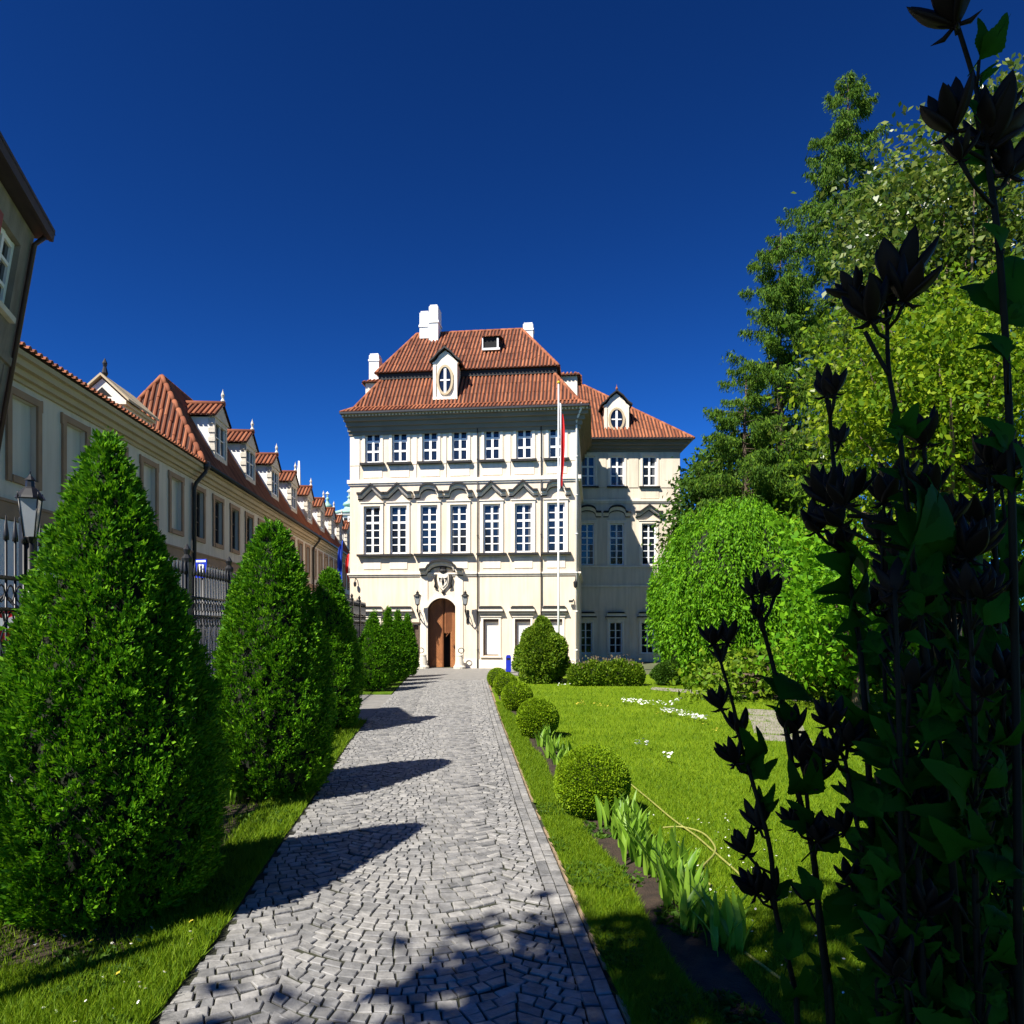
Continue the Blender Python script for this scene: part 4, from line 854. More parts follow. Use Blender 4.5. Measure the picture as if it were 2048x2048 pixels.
# ---------------------------------------------------------------- iron fence
fence=thing('iron_fence','tall black wrought iron fence with spikes and scrolls along the street side','fence',(0,0,0))
FT=3.45
def fpt(y,z): return (FX(y),y,z)
def panel(ya,yb):
    mb=MB(); 
    for z,r in ((.25,.025),(1.15,.018),(1.9,.02),(2.55,.022),(2.85,.025)):
        mb.tube([fpt(ya,z),fpt(yb,z)],r*1.1,4)
    n=max(3,int((yb-ya)/.135))
    for k in range(n):
        y=ya+(yb-ya)*(k+.5)/n; mb.tube([fpt(y,.1),fpt(y,FT-.22)],.0125,5); mb.tube([fpt(y,FT-.24),fpt(y,FT-.19),fpt(y,FT)],[.026,.026,.003],5)
        yc=ya+(yb-ya)*(k+1)/n
        if k<n-1:                                      # scrolls and rings between the bars
            for zc,rr in ((2.70,.055),(2.45,.05),(1.5,.06),(1.28,.05),(.9,.055)):
                mb.tube([fpt(yc+rr*math.cos(a),zc+rr*1.5*math.sin(a)) for a in [q*PI/4 for q in range(9)]],.0085,4,False)
            if k%2: mb.tube([fpt(yc-.06,1.95),fpt(yc+.05,2.1),fpt(yc-.02,2.25),fpt(yc+.06,2.4),fpt(yc,2.55)],.009,4,False)
    mb.build('fence_panel',M['iron'],fence)
    mb=MB(); mb.box(-.055,.055,-.055,.055,0,FT-.05); mb.lathe([(.075,0),(.085,.06),(.04,.12),(.06,.2),(0,.3)],(0,0,FT-.05),8); mb.build('post',M['iron'],fence,fpt(ya,0))
yy=3.0
while yy<17.9: panel(yy,yy+2.13); yy+=2.13
yy=25.0
while yy<34: panel(yy,yy+2.25); yy+=2.25
mb=MB(); mb.prism([(FX(2.9)-.12,2.9,0),(FX(2.9)+.12,2.9,0),(FX(18.05)+.12,18.05,0),(FX(18.05)-.12,18.05,0)],(0,0,.12)); mb.build('base_kerb',M['stone'],fence)
def gate(label,p0,p1,h0,h1):
    t=thing('iron_gate',label,'gate',(p0[0],p0[1],0)); d=Vector((p1[0]-p0[0],p1[1]-p0[1],0)); mb=MB(); n=max(4,int(d.length/.14))
    top=lambda f:h0+(h1-h0)*f
    for z in (.15,.9,1.25): mb.tube([(0,0,z),(d.x,d.y,z)],.022,4)
    mb.tube([(d.x*f,d.y*f,top(f)-.25) for f in (0,.25,.5,.75,1)],.022,4)
    for k in range(n+1):
        f=k/n; mb.tube([(d.x*f,d.y*f,.1),(d.x*f,d.y*f,top(f)-.18),(d.x*f,d.y*f,top(f))],[.014,.014,.003],5)
    for k in range(n):
        f=(k+.5)/n; mb.tube([(d.x*f+.05*math.cos(a),d.y*f+.05*math.cos(a)*d.y/max(.01,d.length),1.08+.1*math.sin(a)) for a in [q*PI/4 for q in range(9)]],.009,4,False)
    mb.build('gate_leaf',M['iron'],t)
    mb=MB(); mb.box(-.07,.07,-.07,.07,0,h0+.2); mb.lathe([(.09,0),(.1,.08),(.04,.14),(0,.3)],(0,0,h0+.2),8); mb.build('post',M['iron'],t)
gate('black iron side gate leaning down beside the far group of thujas',(-7.35,34.4),(-6.75,34.9+1.0),3.2,1.9)
gate('black iron drive gate with plain bars across the side drive',(FX(18.1),18.1),(FX(24.8),24.8),2.4,2.4)
lm=lantern_mesh(.74,.165); yl=7.23
t=thing('street_lantern','black old-fashioned street lantern mounted over the iron fence beside the tallest thuja','lantern',(FX(yl)+.04,yl,P(0,1090,yl).z),.35)
link('lantern_frame',lm[0],t); link('lantern_glass',lm[1],t); mb=MB(); mb.tube([(0,0,.03),(0,0,-P(0,1090,yl).z)],[.03,.035],8); mb.build('pole',M['iron'],t)
# blue street sign behind the bars
ys_=13.2; p=P(403,1137,ys_); t=thing('street_sign','square blue sign with white marks behind the iron fence bars','sign',(p.x,p.y,p.z),R(-14))
mb=MB(); mb.box(-.115,.115,-.012,.012,-.17,.17); mb.build('plate',M['blue'],t); mb=MB()
for x0,x1,z0,z1 in ((-.10,.10,.115,.150),(-.055,-.022,-.085,.075),(-.022,.03,.045,.075),(.03,.058,.0,.07),(-.022,.03,-.03,.0),(.015,.05,-.085,-.03)): mb.box(x0,x1,-.018,-.0125,z0,z1)
mb.build('sign_marks',M['white'],t); mb=MB(); mb.tube([(0,.04,.16),(0,.04,-p.z)],.025,6); mb.build('pole',M['dark'],t)
yk=7.0; p=P(9,1243,yk); t=thing('wall_plaque','red shield plaque with white figure in a pointed black frame on the iron fence','plaque',(FX(yk)+.03,yk-.28,p.z),R(40))
t.location=(p.x,yk,p.z)
mb=MB(); mb.prism([(-.10,0,-.16),(.0,0,-.2),(.10,0,-.16),(.10,0,.10),(-.10,0,.10)],(0,.02,0)); mb.build('shield',M['red'],t)
mb=MB(); mb.tube([(-.13,0,-.16),(-.13,0,.1),(0,0,.26),(.13,0,.1),(.13,0,-.16)],.022,6); mb.box(-.03,.03,.03,.06,-p.z,.1); mb.build('frame',M['iron'],t)
mb=MB(); mb.prism([(-.02,-.001,-.08),(.02,-.001,-.08),(.07,-.001,.0),(.085,-.001,.06),(.02,-.001,.03),(.0,-.001,.075),(-.02,-.001,.03),(-.085,-.001,.06),(-.07,-.001,0)],(0,-.008,0)); mb.build('emblem',M['white'],t)

# ---------------------------------------------------------------- foliage
def prof_r(prof,z):
    return np.interp(z,[p[0] for p in prof],[p[1] for p in prof])
def thuja(label,x,y,prof,nc,nl,ln,group='conical thujas along the drive',seed=0,mname='thuja'):
    """prof: (height, radius) from the ground up"""
    t=thing('conical_thuja',label,'thuja',(x,y,0),0,group); h=prof[-1][0]
    zs=np.linspace(prof[0][0],h,200); rs=prof_r(prof,zs)+.04; cdf=np.cumsum(rs); cdf/=cdf[-1]
    z=np.interp(rng.random(nc),cdf,zs); th=rng.random(nc)*2*PI
    bump=1+.055*np.sin(th*5+z*2.3+seed)+.045*np.sin(th*9-z*5+seed)
    r=prof_r(prof,z)*bump*(1.02-np.abs(rng.normal(0,.085,nc)))
    c=np.stack([np.cos(th)*r,np.sin(th)*r,z],1); out=np.stack([np.cos(th),np.sin(th),np.full(nc,.0)],1)
    axis=unit(out*.75+np.array([0,0,.85])+rng.normal(0,.22,(nc,3)))
    cs=(.75+.5*rng.random(nc))
    ci=np.repeat(np.arange(nc),nl); n=len(ci)
    side=unit(np.cross(axis,rng.normal(size=(nc,3))))           # each spray is a flat fan
    a=rng.uniform(-1,1,n); b=rng.uniform(-.3,1,n)
    pos=c[ci]+side[ci]*(a*ln*.8*cs[ci])[:,None]+axis[ci]*(b*ln*1.1*cs[ci])[:,None]+rng.normal(0,ln*.16,(n,3))
    d=axis[ci]+side[ci]*(a*.7)[:,None]+rng.normal(0,.25,(n,3))
    L_=ln*(.55+.55*rng.random(n))*cs[ci]; pos[:,2]=np.maximum(pos[:,2],.05)
    leaves('foliage',pos,d,L_,L_*.42,M[mname],t)
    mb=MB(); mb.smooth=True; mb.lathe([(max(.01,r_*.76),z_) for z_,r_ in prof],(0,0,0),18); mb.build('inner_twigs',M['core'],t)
    mb=MB(); mb.tube([(0,0,0),(0,0,.5)],[.09,.07],8); mb.build('trunk',M['bark'],t)
    return t
q=G(215,1830)
thuja('tallest conical thuja, bushy and wide, overlapping the street lantern on the fence',q.x,q.y,[(.12,.60),(.35,.79),(1.0,.87),(1.8,.75),(2.6,.51),(3.3,.28),(3.7,.13),(3.94,.02)],5800,26,.051,seed=1)
q=G(545,1592)
thuja('second conical thuja with rounded tip, a leafy tulip clump at its foot',q.x,q.y,[(.12,.60),(.4,.75),(1.1,.79),(2.0,.67),(2.9,.45),(3.45,.26),(3.7,.13),(3.82,.02)],4200,24,.058,seed=2)
q=G(660,1462)
thuja('narrow conical thuja standing alone before the opening of the side drive',q.x,q.y,[(.12,.48),(.5,.63),(1.3,.65),(2.3,.47),(3.0,.28),(3.45,.15),(3.64,.03)],3000,20,.066,seed=3)
for px,py,top,lab,sd in ((747,1383,1224,'broadest conical thuja of the far group, next to the side drive',4),(776,1372,1217,'second conical thuja of the far group, behind the broadest one',5),(796,1363,1222,'third conical thuja of the far group, slim and pointed',6),(815,1355,1230,'last conical thuja of the far group, closest to the palace side door',7)):
    Yt=2.4*F/(py-HY); X=(px-CX)/F*Yt; h=P(0,top,Yt).z; s=.80 if sd==4 else .52
    thuja(lab,X,Yt,[(.12,.5*s),(.5,.80*s),(1.1,.80*s),(1.8,.52*s),(h-.4,.14*s),(h,.0)],1800,16,.08,seed=sd)
def dome(name,label,cat,x,y,rx,rz_,zc,nleaf,ln,m,group=None,up=.3,rough=.03,core=.9,lumps=0,trunk=True,wr=.6,ry=None,sub='foliage',taper=0.0):
    ry=ry or rx; t=thing(name,label,cat,(x,y,0),0,group)
    d=unit(rng.normal(size=(nleaf,3))); k=np.ones(nleaf)
    if lumps:
        lc=unit(rng.normal(size=(lumps,3))); dist=np.min(np.linalg.norm(d[:,None,:]-lc[None],axis=2),axis=1); k=1.06-np.minimum(dist,.6)*.55
    r=k*(1-np.abs(rng.normal(0,rough,nleaf)))
    tp=1-taper*d[:,2]*r; pos=np.stack([d[:,0]*rx*r*tp,d[:,1]*ry*r*tp,zc+d[:,2]*rz_*r],1); keep=pos[:,2]>.03; pos=pos[keep]; d=d[keep]; n=len(pos)
    L_=ln*(.6+.7*rng.random(n)); dd=d*.6+np.array([0,0,up])+rng.normal(0,.45,(n,3))
    leaves(sub,pos-d*(L_*.4)[:,None],dd,L_,L_*wr,M[m],t)
    mb=MB(); mb.smooth=True; pr=[]
    for i in range(13):
        a=-PI/2+PI*i/12; z=zc+rz_*core*math.sin(a)
        if z>.02: pr.append((max(.005,rx*core*math.cos(a)*(1-taper*core*math.sin(a))),z))
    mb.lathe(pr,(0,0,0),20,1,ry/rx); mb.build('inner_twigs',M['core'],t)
    if trunk: mb=MB(); mb.tube([(0,0,0),(0,0,zc)],[.06,.04],7); mb.build('trunk',M['bark'],t)
    return t
for (px,py,r,lab,n) in ((1184,1637,.47,'largest clipped box ball, broad tulip leaves growing against it and hose behind',26000),(1075,1478,.45,'second largest clipped box ball with a small leafy clump against it',15000),(1034,1424,.44,'middle one of the five clipped box balls along the lawn edge',10000),(1011,1393,.42,'clipped box ball between the middle ball and the smallest one',7000),(995,1376,.40,'smallest looking clipped box ball, closest to the blue bin',5000)):
    q=G(px,py); dome('box_ball',lab,'box ball',q.x,q.y,r,r*.98,r*.95,n,.034 if n>20000 else .045,'box','clipped box balls',.35,.03,.90,wr=.75)
q=G(1085,1366); dome('rounded_bush','dense rounded green bush in front of the palace at the foot of the flagpole','bush',q.x,q.y,1.22,1.55,1.25,24000,.11,'yew',None,.25,.10,.60,lumps=30,taper=.34)
for i,(px,w_,h,lab) in enumerate(((1160,.5,.9,'low flowering shrub with brown seed heads touching the rounded bush'),(1187,.55,1.05,'low flowering shrub with brown seed heads, second along the wing wall'),(1214,.5,1.0,'low flowering shrub with brown seed heads below the middle wing window'),(1241,.55,1.1,'low flowering shrub with brown seed heads, second from the small dark bush'),(1268,.5,.95,'low flowering shrub with brown seed heads, first from the small dark bush'))):
    q=G(px,1374); t=dome('flowering_shrub',lab,'shrub',q.x,q.y+.3,w_,h*.55,h*.45,2200,.12,'yew','shrubs along the wing wall',.6,.15,.55)
    n=55; th=rng.random(n)*2*PI; rr=rng.random(n)*w_; pos=np.stack([np.cos(th)*rr,np.sin(th)*rr,h*(.8+.3*rng.random(n))],1); leaves('seed_head',pos,rng.normal(0,.4,(n,3))+np.array([0,0,1]),np.full(n,.10),np.full(n,.05),M['flowerbrown'],t)
q=G(1338,1373); dome('small_bush','small dark bush tucked beneath the weeping tree next to the wing','bush',q.x,q.y+.4,.75,.6,.5,7000,.09,'darkleaf',None,.3,.08,.6,lumps=10)
# the weeping tree: a dome of hanging strands
def weeping(label,px,py,pw,pyt):
    q=G(px,py); Y=q.y+2.2; rx=pw/2/F*Y; h=P(0,pyt,Y).z; t=thing('weeping_tree',label,'tree',((px-CX)/F*Y,Y,0))
    ns=1700; th=rng.random(ns)*2*PI; ph=np.arccos(rng.uniform(.02,1,ns)); Ls=(.9+1.6*rng.random(ns)); per=34
    lump=1+.10*np.sin(th*4+ph*3)+.07*np.sin(th*7-ph*5+1)
    ci=np.repeat(np.arange(ns),per); f=np.tile(np.linspace(0,1,per),ns); n=len(ci)
    hz_=h*.58; zc=h-hz_
    rad=rx*np.sin(ph[ci])*lump[ci]*(1-.10*rng.random(ns)[ci]); z=zc+hz_*np.cos(ph[ci])*lump[ci]**.5-f*Ls[ci]
    rad=rad+.35*np.sin(f*1.6)*(1-np.sin(ph[ci])*.7)
    pos=np.stack([np.cos(th[ci])*rad,np.sin(th[ci])*rad*.8,z],1)+rng.normal(0,.05,(n,3)); pos[:,2]=np.abs(pos[:,2]-.12)+.12
    d=np.stack([np.cos(th[ci])*.35,np.sin(th[ci])*.35,np.full(n,-.8)],1)+rng.normal(0,.4,(n,3)); L_=.12+.10*rng.random(n)
    leaves('crown',pos,d,L_,L_*.36,M['weep'],t)
    # lower skirt down to the lawn
    ns2=900; th2=rng.random(ns2)*2*PI; ci=np.repeat(np.arange(ns2),30); f=np.tile(np.linspace(0,1,30),ns2); n=len(ci); lump=1+.10*np.sin(th2*4+4.2)+.07*np.sin(th2*9)
    z0=zc+.8*rng.random(ns2); pos=np.stack([np.cos(th2[ci])*rx*(.97*lump[ci]-.16*f),np.sin(th2[ci])*rx*.8*(.97*lump[ci]-.16*f),z0[ci]*(1-f*.93)],1)+rng.normal(0,.07,(n,3)); pos[:,2]=np.maximum(pos[:,2],.05)
    L_=.12+.10*rng.random(n); leaves('skirt',pos,np.array([0,0,-.8])+rng.normal(0,.5,(n,3)),L_,L_*.36,M['weep'],t)
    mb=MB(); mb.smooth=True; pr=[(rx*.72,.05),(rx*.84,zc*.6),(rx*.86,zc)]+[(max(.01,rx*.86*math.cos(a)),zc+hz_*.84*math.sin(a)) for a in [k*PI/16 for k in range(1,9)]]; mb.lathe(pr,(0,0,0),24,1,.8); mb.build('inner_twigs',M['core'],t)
    mb=MB(); mb.tube([(0,0,0),(.1,0,1.5),(0,.1,zc+.5)],[.25,.2,.1],8); mb.build('trunk',M['bark'],t)
weeping('huge dome-shaped bright green weeping tree with hanging shoots next to the wing',1478,1377,335,1003)
# conifer with drooping boughs
def conifer(label,px,Y,pytop,rad,nb,seed,lo=3.0,gap=None,group='drooping conifers behind the lawn'):
    rr=random.Random(seed); X=(px-CX)/F*Y; h=P(0,pytop,Y).z; t=thing('drooping_conifer',label,'conifer',(X,Y,0),0,group)
    mb=MB(); mb.tube([(0,0,0),(.1,0,h*.4),(0,.1,h*.8),(.05,0,h)],[.40,.26,.08,.012],9); pos=[];d=[];ln=[]
    for k in range(nb):
        z=lo+(h-lo-.1)*((k+rr.random())/nb)**.9; f=(z-lo)/(h-lo); L_=rad*(1-f)**.68*rr.uniform(.5,1.12)+.45; a=rr.random()*2*PI; dr=rr.uniform(.10,.45); pts=[]
        for j in range(9):
            s=j/8; pts.append(Vector((math.cos(a)*L_*s,math.sin(a)*L_*s,z+L_*(.22*s-dr*s*s*1.1+.16*s**4))))
        mb.tube(pts[:8],[.055*(1-f)*(1-s/8)+.012 for s in range(8)],5)
        m=max(16,int(36*L_))
        for _ in range(m):
            s=rr.uniform(.15,1)**.75; j=min(7,int(s*8)); p=pts[j].lerp(pts[j+1],s*8-j); w_=.10+.20*(1-abs(s-.55))*L_*.25
            off=Vector((-math.sin(a),math.cos(a),0))*rr.gauss(0,w_); hang=rr.uniform(.15,.95)*(1-.5*f)*(1.15-abs(s-.6))
            for q in range(6):
                u_=q/5; pos.append(p+off+Vector((rr.gauss(0,.045),rr.gauss(0,.045),.06-hang*u_))); d.append((math.cos(a)*.3+rr.gauss(0,.35),math.sin(a)*.3+rr.gauss(0,.35),-.9+rr.gauss(0,.4))); ln.append(rr.uniform(.12,.30)*(1.1-.4*u_))
    mb.build('trunk',M['bark'],t); ln=np.array(ln); leaves('crown',np.array([tuple(p) for p in pos]),np.array(d),ln,ln*.24,M['larch'],t)
conifer('tall drooping conifer whose thin tip stands highest against the blue sky',1695,38,150,6.6,250,21,4.0)
conifer('shorter drooping conifer with long lower boughs, in front of the tallest one toward the wing',1560,36,465,5.2,165,22,3.0)
conifer('low wide drooping conifer just behind the weeping tree',1490,35,760,4.4,100,23,2.0)
def broadleaf(name,label,px,Y,ells,nleaf,ln,m,trunk_h,wr=.6,group=None,clump=.55,base=None):
    """ells: crown lobes in picture units (px, py, rx, ry) standing at distance Y"""
    X=(px-CX)/F*Y if base is None else base[0]; t=thing(name,label,'tree',(X,Y,0),0,group); tot=sum(e[2]*e[3] for e in ells); P_=[];D_=[];mb=MB()
    mb.tube([(0,0,0),(.05,.05,trunk_h*.5),(0,0,trunk_h)],[.28,.2,.14],8)
    for e in ells:
        c=P(e[0],e[1],Y); c=np.array([c.x-X,rng.normal(0,.5),c.z]); r=np.array([e[2]/F*Y,min(e[2],e[3])/F*Y*1.1,e[3]/F*Y]); n=int(nleaf*e[2]*e[3]/tot); nc=max(6,n//60)
        cd=unit(rng.normal(size=(nc,3)))*(rng.random((nc,1))**.38); cc=c+cd*r
        for k in range(0,nc,max(1,nc//9)): mb.tube([(0,0,trunk_h*.85),tuple((np.array([0,0,trunk_h])+cc[k])/2+rng.normal(0,.15,3)),tuple(cc[k])],[.09,.05,.015],5)
        ci=rng.integers(0,nc,n); o=rng.normal(0,clump,(n,3))*np.array([1,1,.45]); P_.append(cc[ci]+o); D_.append(cd[ci]*.4+np.array([0,0,-.35])+rng.normal(0,.6,(n,3)))
    P_=np.concatenate(P_); D_=np.concatenate(D_); P_[:,2]=np.maximum(P_[:,2],.1); L_=ln*(.6+.8*rng.random(len(P_))); mb.build('trunk',M['bark'],t); leaves('crown',P_,D_,L_,L_*wr,M[m],t,.08); return t
broadleaf('broadleaf_tree','tall glittering broad-leaved tree with loose crown behind the black seed head stems',1940,22,[(1870,420,170,190),(1960,350,130,150),(1800,560,120,130),(2010,560,130,170),(2020,200,60,70),(1700,800,90,130)],20000,.20,'lime',7.0,.62)
broadleaf('yellow_maple','bright yellow-green maple with layered leaf sprays behind the dark thicket',1900,15,[(1870,720,190,150),(1780,830,120,140),(1960,860,150,170),(1900,1000,200,130),(1985,660,90,100)],34000,.13,'maple',4.5,.5)
broadleaf('background_tree','dark green tree hanging over the roofline between the wing and the conifers',1480,41,[(1470,960,110,75),(1410,1000,60,90),(1390,1080,50,90),(1550,970,90,80)],12000,.30,'darkleaf',6.0,.5)
broadleaf('leafy_shrub','tall leafy bright green shrub behind the seed head stems, beside the weeping tree',1720,20,[(1720,1150,110,140),(1640,1240,70,110),(1820,1180,120,150),(1930,1220,130,150),(1740,1310,160,70),(2040,1120,110,190)],18000,.20,'weep',1.5,.6)
broadleaf('undergrowth_shrub','low broad-leaved shrub under the weeping tree beyond the garden path',1560,23,[(1560,1350,130,45),(1450,1362,70,25),(1680,1340,110,60)],6000,.20,'yew',.6,.6)
# the tree behind the photographer that shades the near corner
t=broadleaf('shade_tree','large leafy tree beside the entrance behind the viewpoint, shading the near path',0,-4.3,[],0,.3,'lime',6.5,base=(-3.27,0)) if False else thing('shade_tree','large leafy tree behind the viewpoint whose crown shades the near path','tree',(-3.6,-4.6,0))
n=22000; cd=unit(rng.normal(size=(340,3)))*(rng.random((340,1))**.36)*np.array([4.6,3.9,2.6])+np.array([.13,.38,9.0]); ci=rng.integers(0,340,n); pos=cd[ci]+rng.normal(0,.36,(n,3)); L_=.28*(.6+.8*rng.random(n)); leaves('crown',pos,rng.normal(size=(n,3)),L_,L_*.65,M['lime'],t)
mb=MB(); mb.tube([(0,0,0),(0,.1,3.5),(.2,.2,8)],[.32,.25,.12],9)
for k in range(0,260,26): mb.tube([(.1,.15,6.2),tuple((np.array([.1,.15,7.2])+cd[k])/2),tuple(cd[k])],[.1,.06,.02],5)
mb.build('trunk',M['bark'],t)

# ---------------------------------------------------------------- leafy clumps in the bed
def blade_clump(mb,rr,n,h,spread,w_):
    for k in range(n):
        a=rr.random()*2*PI; L_=h*rr.uniform(.6,1.1); lean=rr.uniform(.05,.55); wb=w_*rr.uniform(.7,1.2); bx,by=rr.gauss(0,spread),rr.gauss(0,spread)
        b=len(mb.v); tw=rr.uniform(-.5,.5); seg=7
        for j in range(seg+1):
            s=j/seg; r=lean*L_*s**1.8; wd=wb*(math.sin(PI*min(1,s*.86+.14))**.75)*(1 if s<1 else .05); ang=a+PI/2+tw*s
            cx_,cy_,cz_=bx+math.cos(a)*r,by+math.sin(a)*r,.02+L_*s*(1-.25*lean*s)
            for q in (-1,0,1): mb.v.append((cx_+math.cos(ang)*wd/2*q-math.cos(a)*abs(q)*-.012*0+math.cos(a)*(.18*wd if q else 0)*-1,cy_+math.sin(ang)*wd/2*q-math.sin(a)*(.18*wd if q else 0),cz_))
        for j in range(seg):
            for q in (0,1): c=b+j*3+q; mb.smooth=True; mb.face([c,c+1,c+4,c+3])
        mb.smooth=False
clumps=[]
for k in range(5):
    rr=random.Random(50+k); mb=MB(); blade_clump(mb,rr,12,.42,.055,.056); clumps.append(mb.mesh('leaves',M['tulip']))
spots=[]; rr=random.Random(5); y=5.25
while y<9.0: spots.append((BEDC(y)+rr.uniform(.10,.34),y,rr.uniform(.75,1.15))); y+=rr.uniform(.09,.17)
y=11.8
while y<15.5: spots.append((BEDC(y)+rr.uniform(-.0,.3),y,rr.uniform(.7,1.0))); y+=rr.uniform(.3,.5)
for y in (18.5,19.2,20.9,22.5): spots.append((BEDC(y)+rr.uniform(.1,.3),y,.7))
for i,(x,y,s) in enumerate(spots):
    t=thing('leafy_clump','clump of broad upright light green leaves growing in the soil bed by the lawn','plant',(x,y,.03),rr.random()*6,'leafy clumps in the bed')
    o=link('leaves',clumps[i%5],t); t.scale=(s,s,s)
q=G(458,1615); t=thing('leafy_clump','lone clump of broad light green leaves between the two largest thujas','plant',(q.x,q.y,.03)); link('leaves',clumps[1],t); t.scale=(1.25,1.25,1.3)
# the hose on the lawn
def smooth(pts,n=6):
    out=[]
    for i in range(len(pts)-1):
        p0=pts[max(0,i-1)];p1=pts[i];p2=pts[i+1];p3=pts[min(len(pts)-1,i+2)]
        for k in range(n):
            s=k/n; out.append(.5*((2*p1)+(p2-p0)*s+(2*p0-5*p1+4*p2-p3)*s*s+(3*p1-p0-3*p2+p3)*s**3))
    return out+[pts[-1]]
mb=MB(); hp=[G(a,b,.065) for a,b in ((1256,1564),(1300,1600),(1345,1638),(1392,1672),(1430,1705),(1470,1740),(1490,1760))]; mb.tube(smooth(hp),.011,6)
hp=[G(a,b,.07) for a,b in ((1326,1655),(1365,1654),(1405,1666),(1428,1690),(1428,1708),(1404,1735),(1404,1755),(1424,1772))]; mb.tube(smooth(hp),.011,6)
hp=[G(a,b,.06) for a,b in ((1490,1905),(1530,1935),(1575,1965),(1640,1990))]; mb.tube(smooth(hp),.011,6)
tag(mb.build('garden_hose',M['hose']),'yellow-green garden hose looped across the lawn next to the leafy bed','hose')

# ---------------------------------------------------------------- grass, daisies
def in_poly(x,y,poly):
    c=np.zeros(len(x),bool); n=len(poly)
    for i in range(n):
        (x1,y1),(x2,y2)=poly[i],poly[(i+1)%n]
        if y1==y2: continue
        m=((y1>y)!=(y2>y)); xx=(x2-x1)*(y-y1)/(y2-y1)+x1; c^=m&(x<xx)
    return c
def grass(name,xf0,xf1,y0,y1,n,h,wd,z=.03,avoid=None,m='grass'):
    t=rng.random(n); y=1/(1/y0+(1/y1-1/y0)*t); a=np.array([xf0(v) for v in y]); b=np.array([xf1(v) for v in y]); x=a+(b-a)*rng.random(n)
    if avoid is not None: k=~avoid(x,y); x=x[k]; y=y[k]; n=len(x)
    hh=h*(.45+.8*rng.random(n))*(1+y*.03); w_=wd*(1+y*.10); an=rng.random(n)*2*PI
    p=np.stack([x,y,np.full(n,z-.005)],1); sd=np.stack([np.cos(an),np.sin(an),np.zeros(n)],1)*w_[:,None]*.5
    tip=p+np.stack([rng.normal(0,.45,n)*hh,rng.normal(0,.45,n)*hh,hh],1)
    V=np.stack([p-sd,p+sd,tip],1).reshape(-1,3); tag(np_mesh(name,V,np.arange(len(V),dtype=np.int32).reshape(-1,3),M[m]),kind='stuff')
bed=lambda x,y:np.abs(x-(1.70-.082*y))<.31
grass('verge_grass',lambda y:interp(RE,y)+.03,lambda y:BEDC(y)-.13+.04*math.sin(y*2.1),3.6,22,90000,.055,.006)
grass('lawn_grass',lambda y:BEDC(y)+.27,lambda y:BEDC(y)+.6+y*.42,3.6,30,170000,.05,.006)
sb=lambda x,y:(x<np.array([interp(LE,v)-.62 for v in y]))&(rng.random(len(x))<.80)&(y>5.0)
grass('street_side_grass',lambda y:interp(LE,y)-1.9,lambda y:interp(LE,y)-.04,3.4,18,120000,.07,.007,avoid=sb)
n=5200; y=1/(1/3.7+(1/9.5-1/3.7)*rng.random(n)); sd_=rng.random(n)<.55
x=np.where(sd_,np.array([interp(LE,v) for v in y])-.06-rng.random(n)*1.6,np.array([interp(RE,v) for v in y])+.06+rng.random(n)**2*.75)
k=(np.sin(x*5.1+y*3.3)+np.sin(x*2.3-y*4.7))>.35; x=x[k]; y=y[k]; n=len(x); ci=np.repeat(np.arange(n),6); m_=len(ci); an=rng.random(m_)*2*PI
L_=.035+.05*rng.random(m_); tag(leaves('lawn_weeds',np.stack([x[ci],y[ci],np.full(m_,.04)],1)+rng.normal(0,.012,(m_,3))*np.array([1,1,.3]),np.stack([np.cos(an),np.sin(an),.35+.6*rng.random(m_)],1),L_,L_*.5,M['darkleaf'],None),kind='stuff')
def flowers(name,pts,r,mats,h=.05):
    mb=MB()
    for x,y in pts:
        z=.03+h*random.uniform(.7,1.3); mb.cur=0; n=6; rr=r*random.uniform(.7,1.2); tx,ty=random.gauss(0,.3),random.gauss(0,.3)
        mb.poly([(x+rr*(1 if k%2 else .55)*math.cos(k*PI/n),y+rr*(1 if k%2 else .55)*math.sin(k*PI/n),z+rr*(tx*math.cos(k*PI/n)+ty*math.sin(k*PI/n))) for k in range(2*n)])
        mb.cur=1; mb.poly([(x+rr*.35*math.cos(k*PI/3),y+rr*.35*math.sin(k*PI/3),z+.004) for k in range(6)])
    tag(mb.build(name,mats),kind='stuff')
pts=[]
for _ in range(140): yv=random.uniform(4.4,9); pts.append((BEDC(yv)+random.uniform(.45,1.9),yv))
for _ in range(50): yv=random.uniform(3.8,6); pts.append((interp(LE,yv)-random.uniform(.15,1.3),yv))
flowers('daisies',pts,.012,[M['petal'],M['ypetal']])
pts=[]
for (xa,ya,xb,yb,n,s) in ((1322,1427,1416,1447,120,2.2),(1245,1408,1300,1414,60,2),(1300,1412,1345,1417,25,2),(1348,1408,1362,1409,14,1),(1270,1495,1295,1502,14,2),(1326,1522,1342,1528,10,2),(1118,1376,1140,1378,14,1.5)):
    for _ in range(n):
        f=random.random(); q=G(xa+(xb-xa)*f+random.gauss(0,2),ya+(yb-ya)*f+random.gauss(0,s),.05); pts.append((q.x,q.y))
flowers('white_flowers',pts,.034,[M['petal'],M['petal']],.16)
pts=[]
for (xa,ya,xb,yb,n) in ((1152,1411,1172,1411,22),(1180,1412,1225,1416,20),(1310,1430,1325,1436,8),(1405,1455,1440,1465,8)):
    for _ in range(n): f=random.random(); q=G(xa+(xb-xa)*f,ya+(yb-ya)*f+random.gauss(0,1.5),.05); pts.append((q.x,q.y))
for _ in range(5): yv=random.uniform(4.3,5.6); pts.append((interp(LE,yv)-random.uniform(.05,1.5),yv))
flowers('yellow_flowers',pts,.024,[M['ypetal'],M['ypetal']],.1)

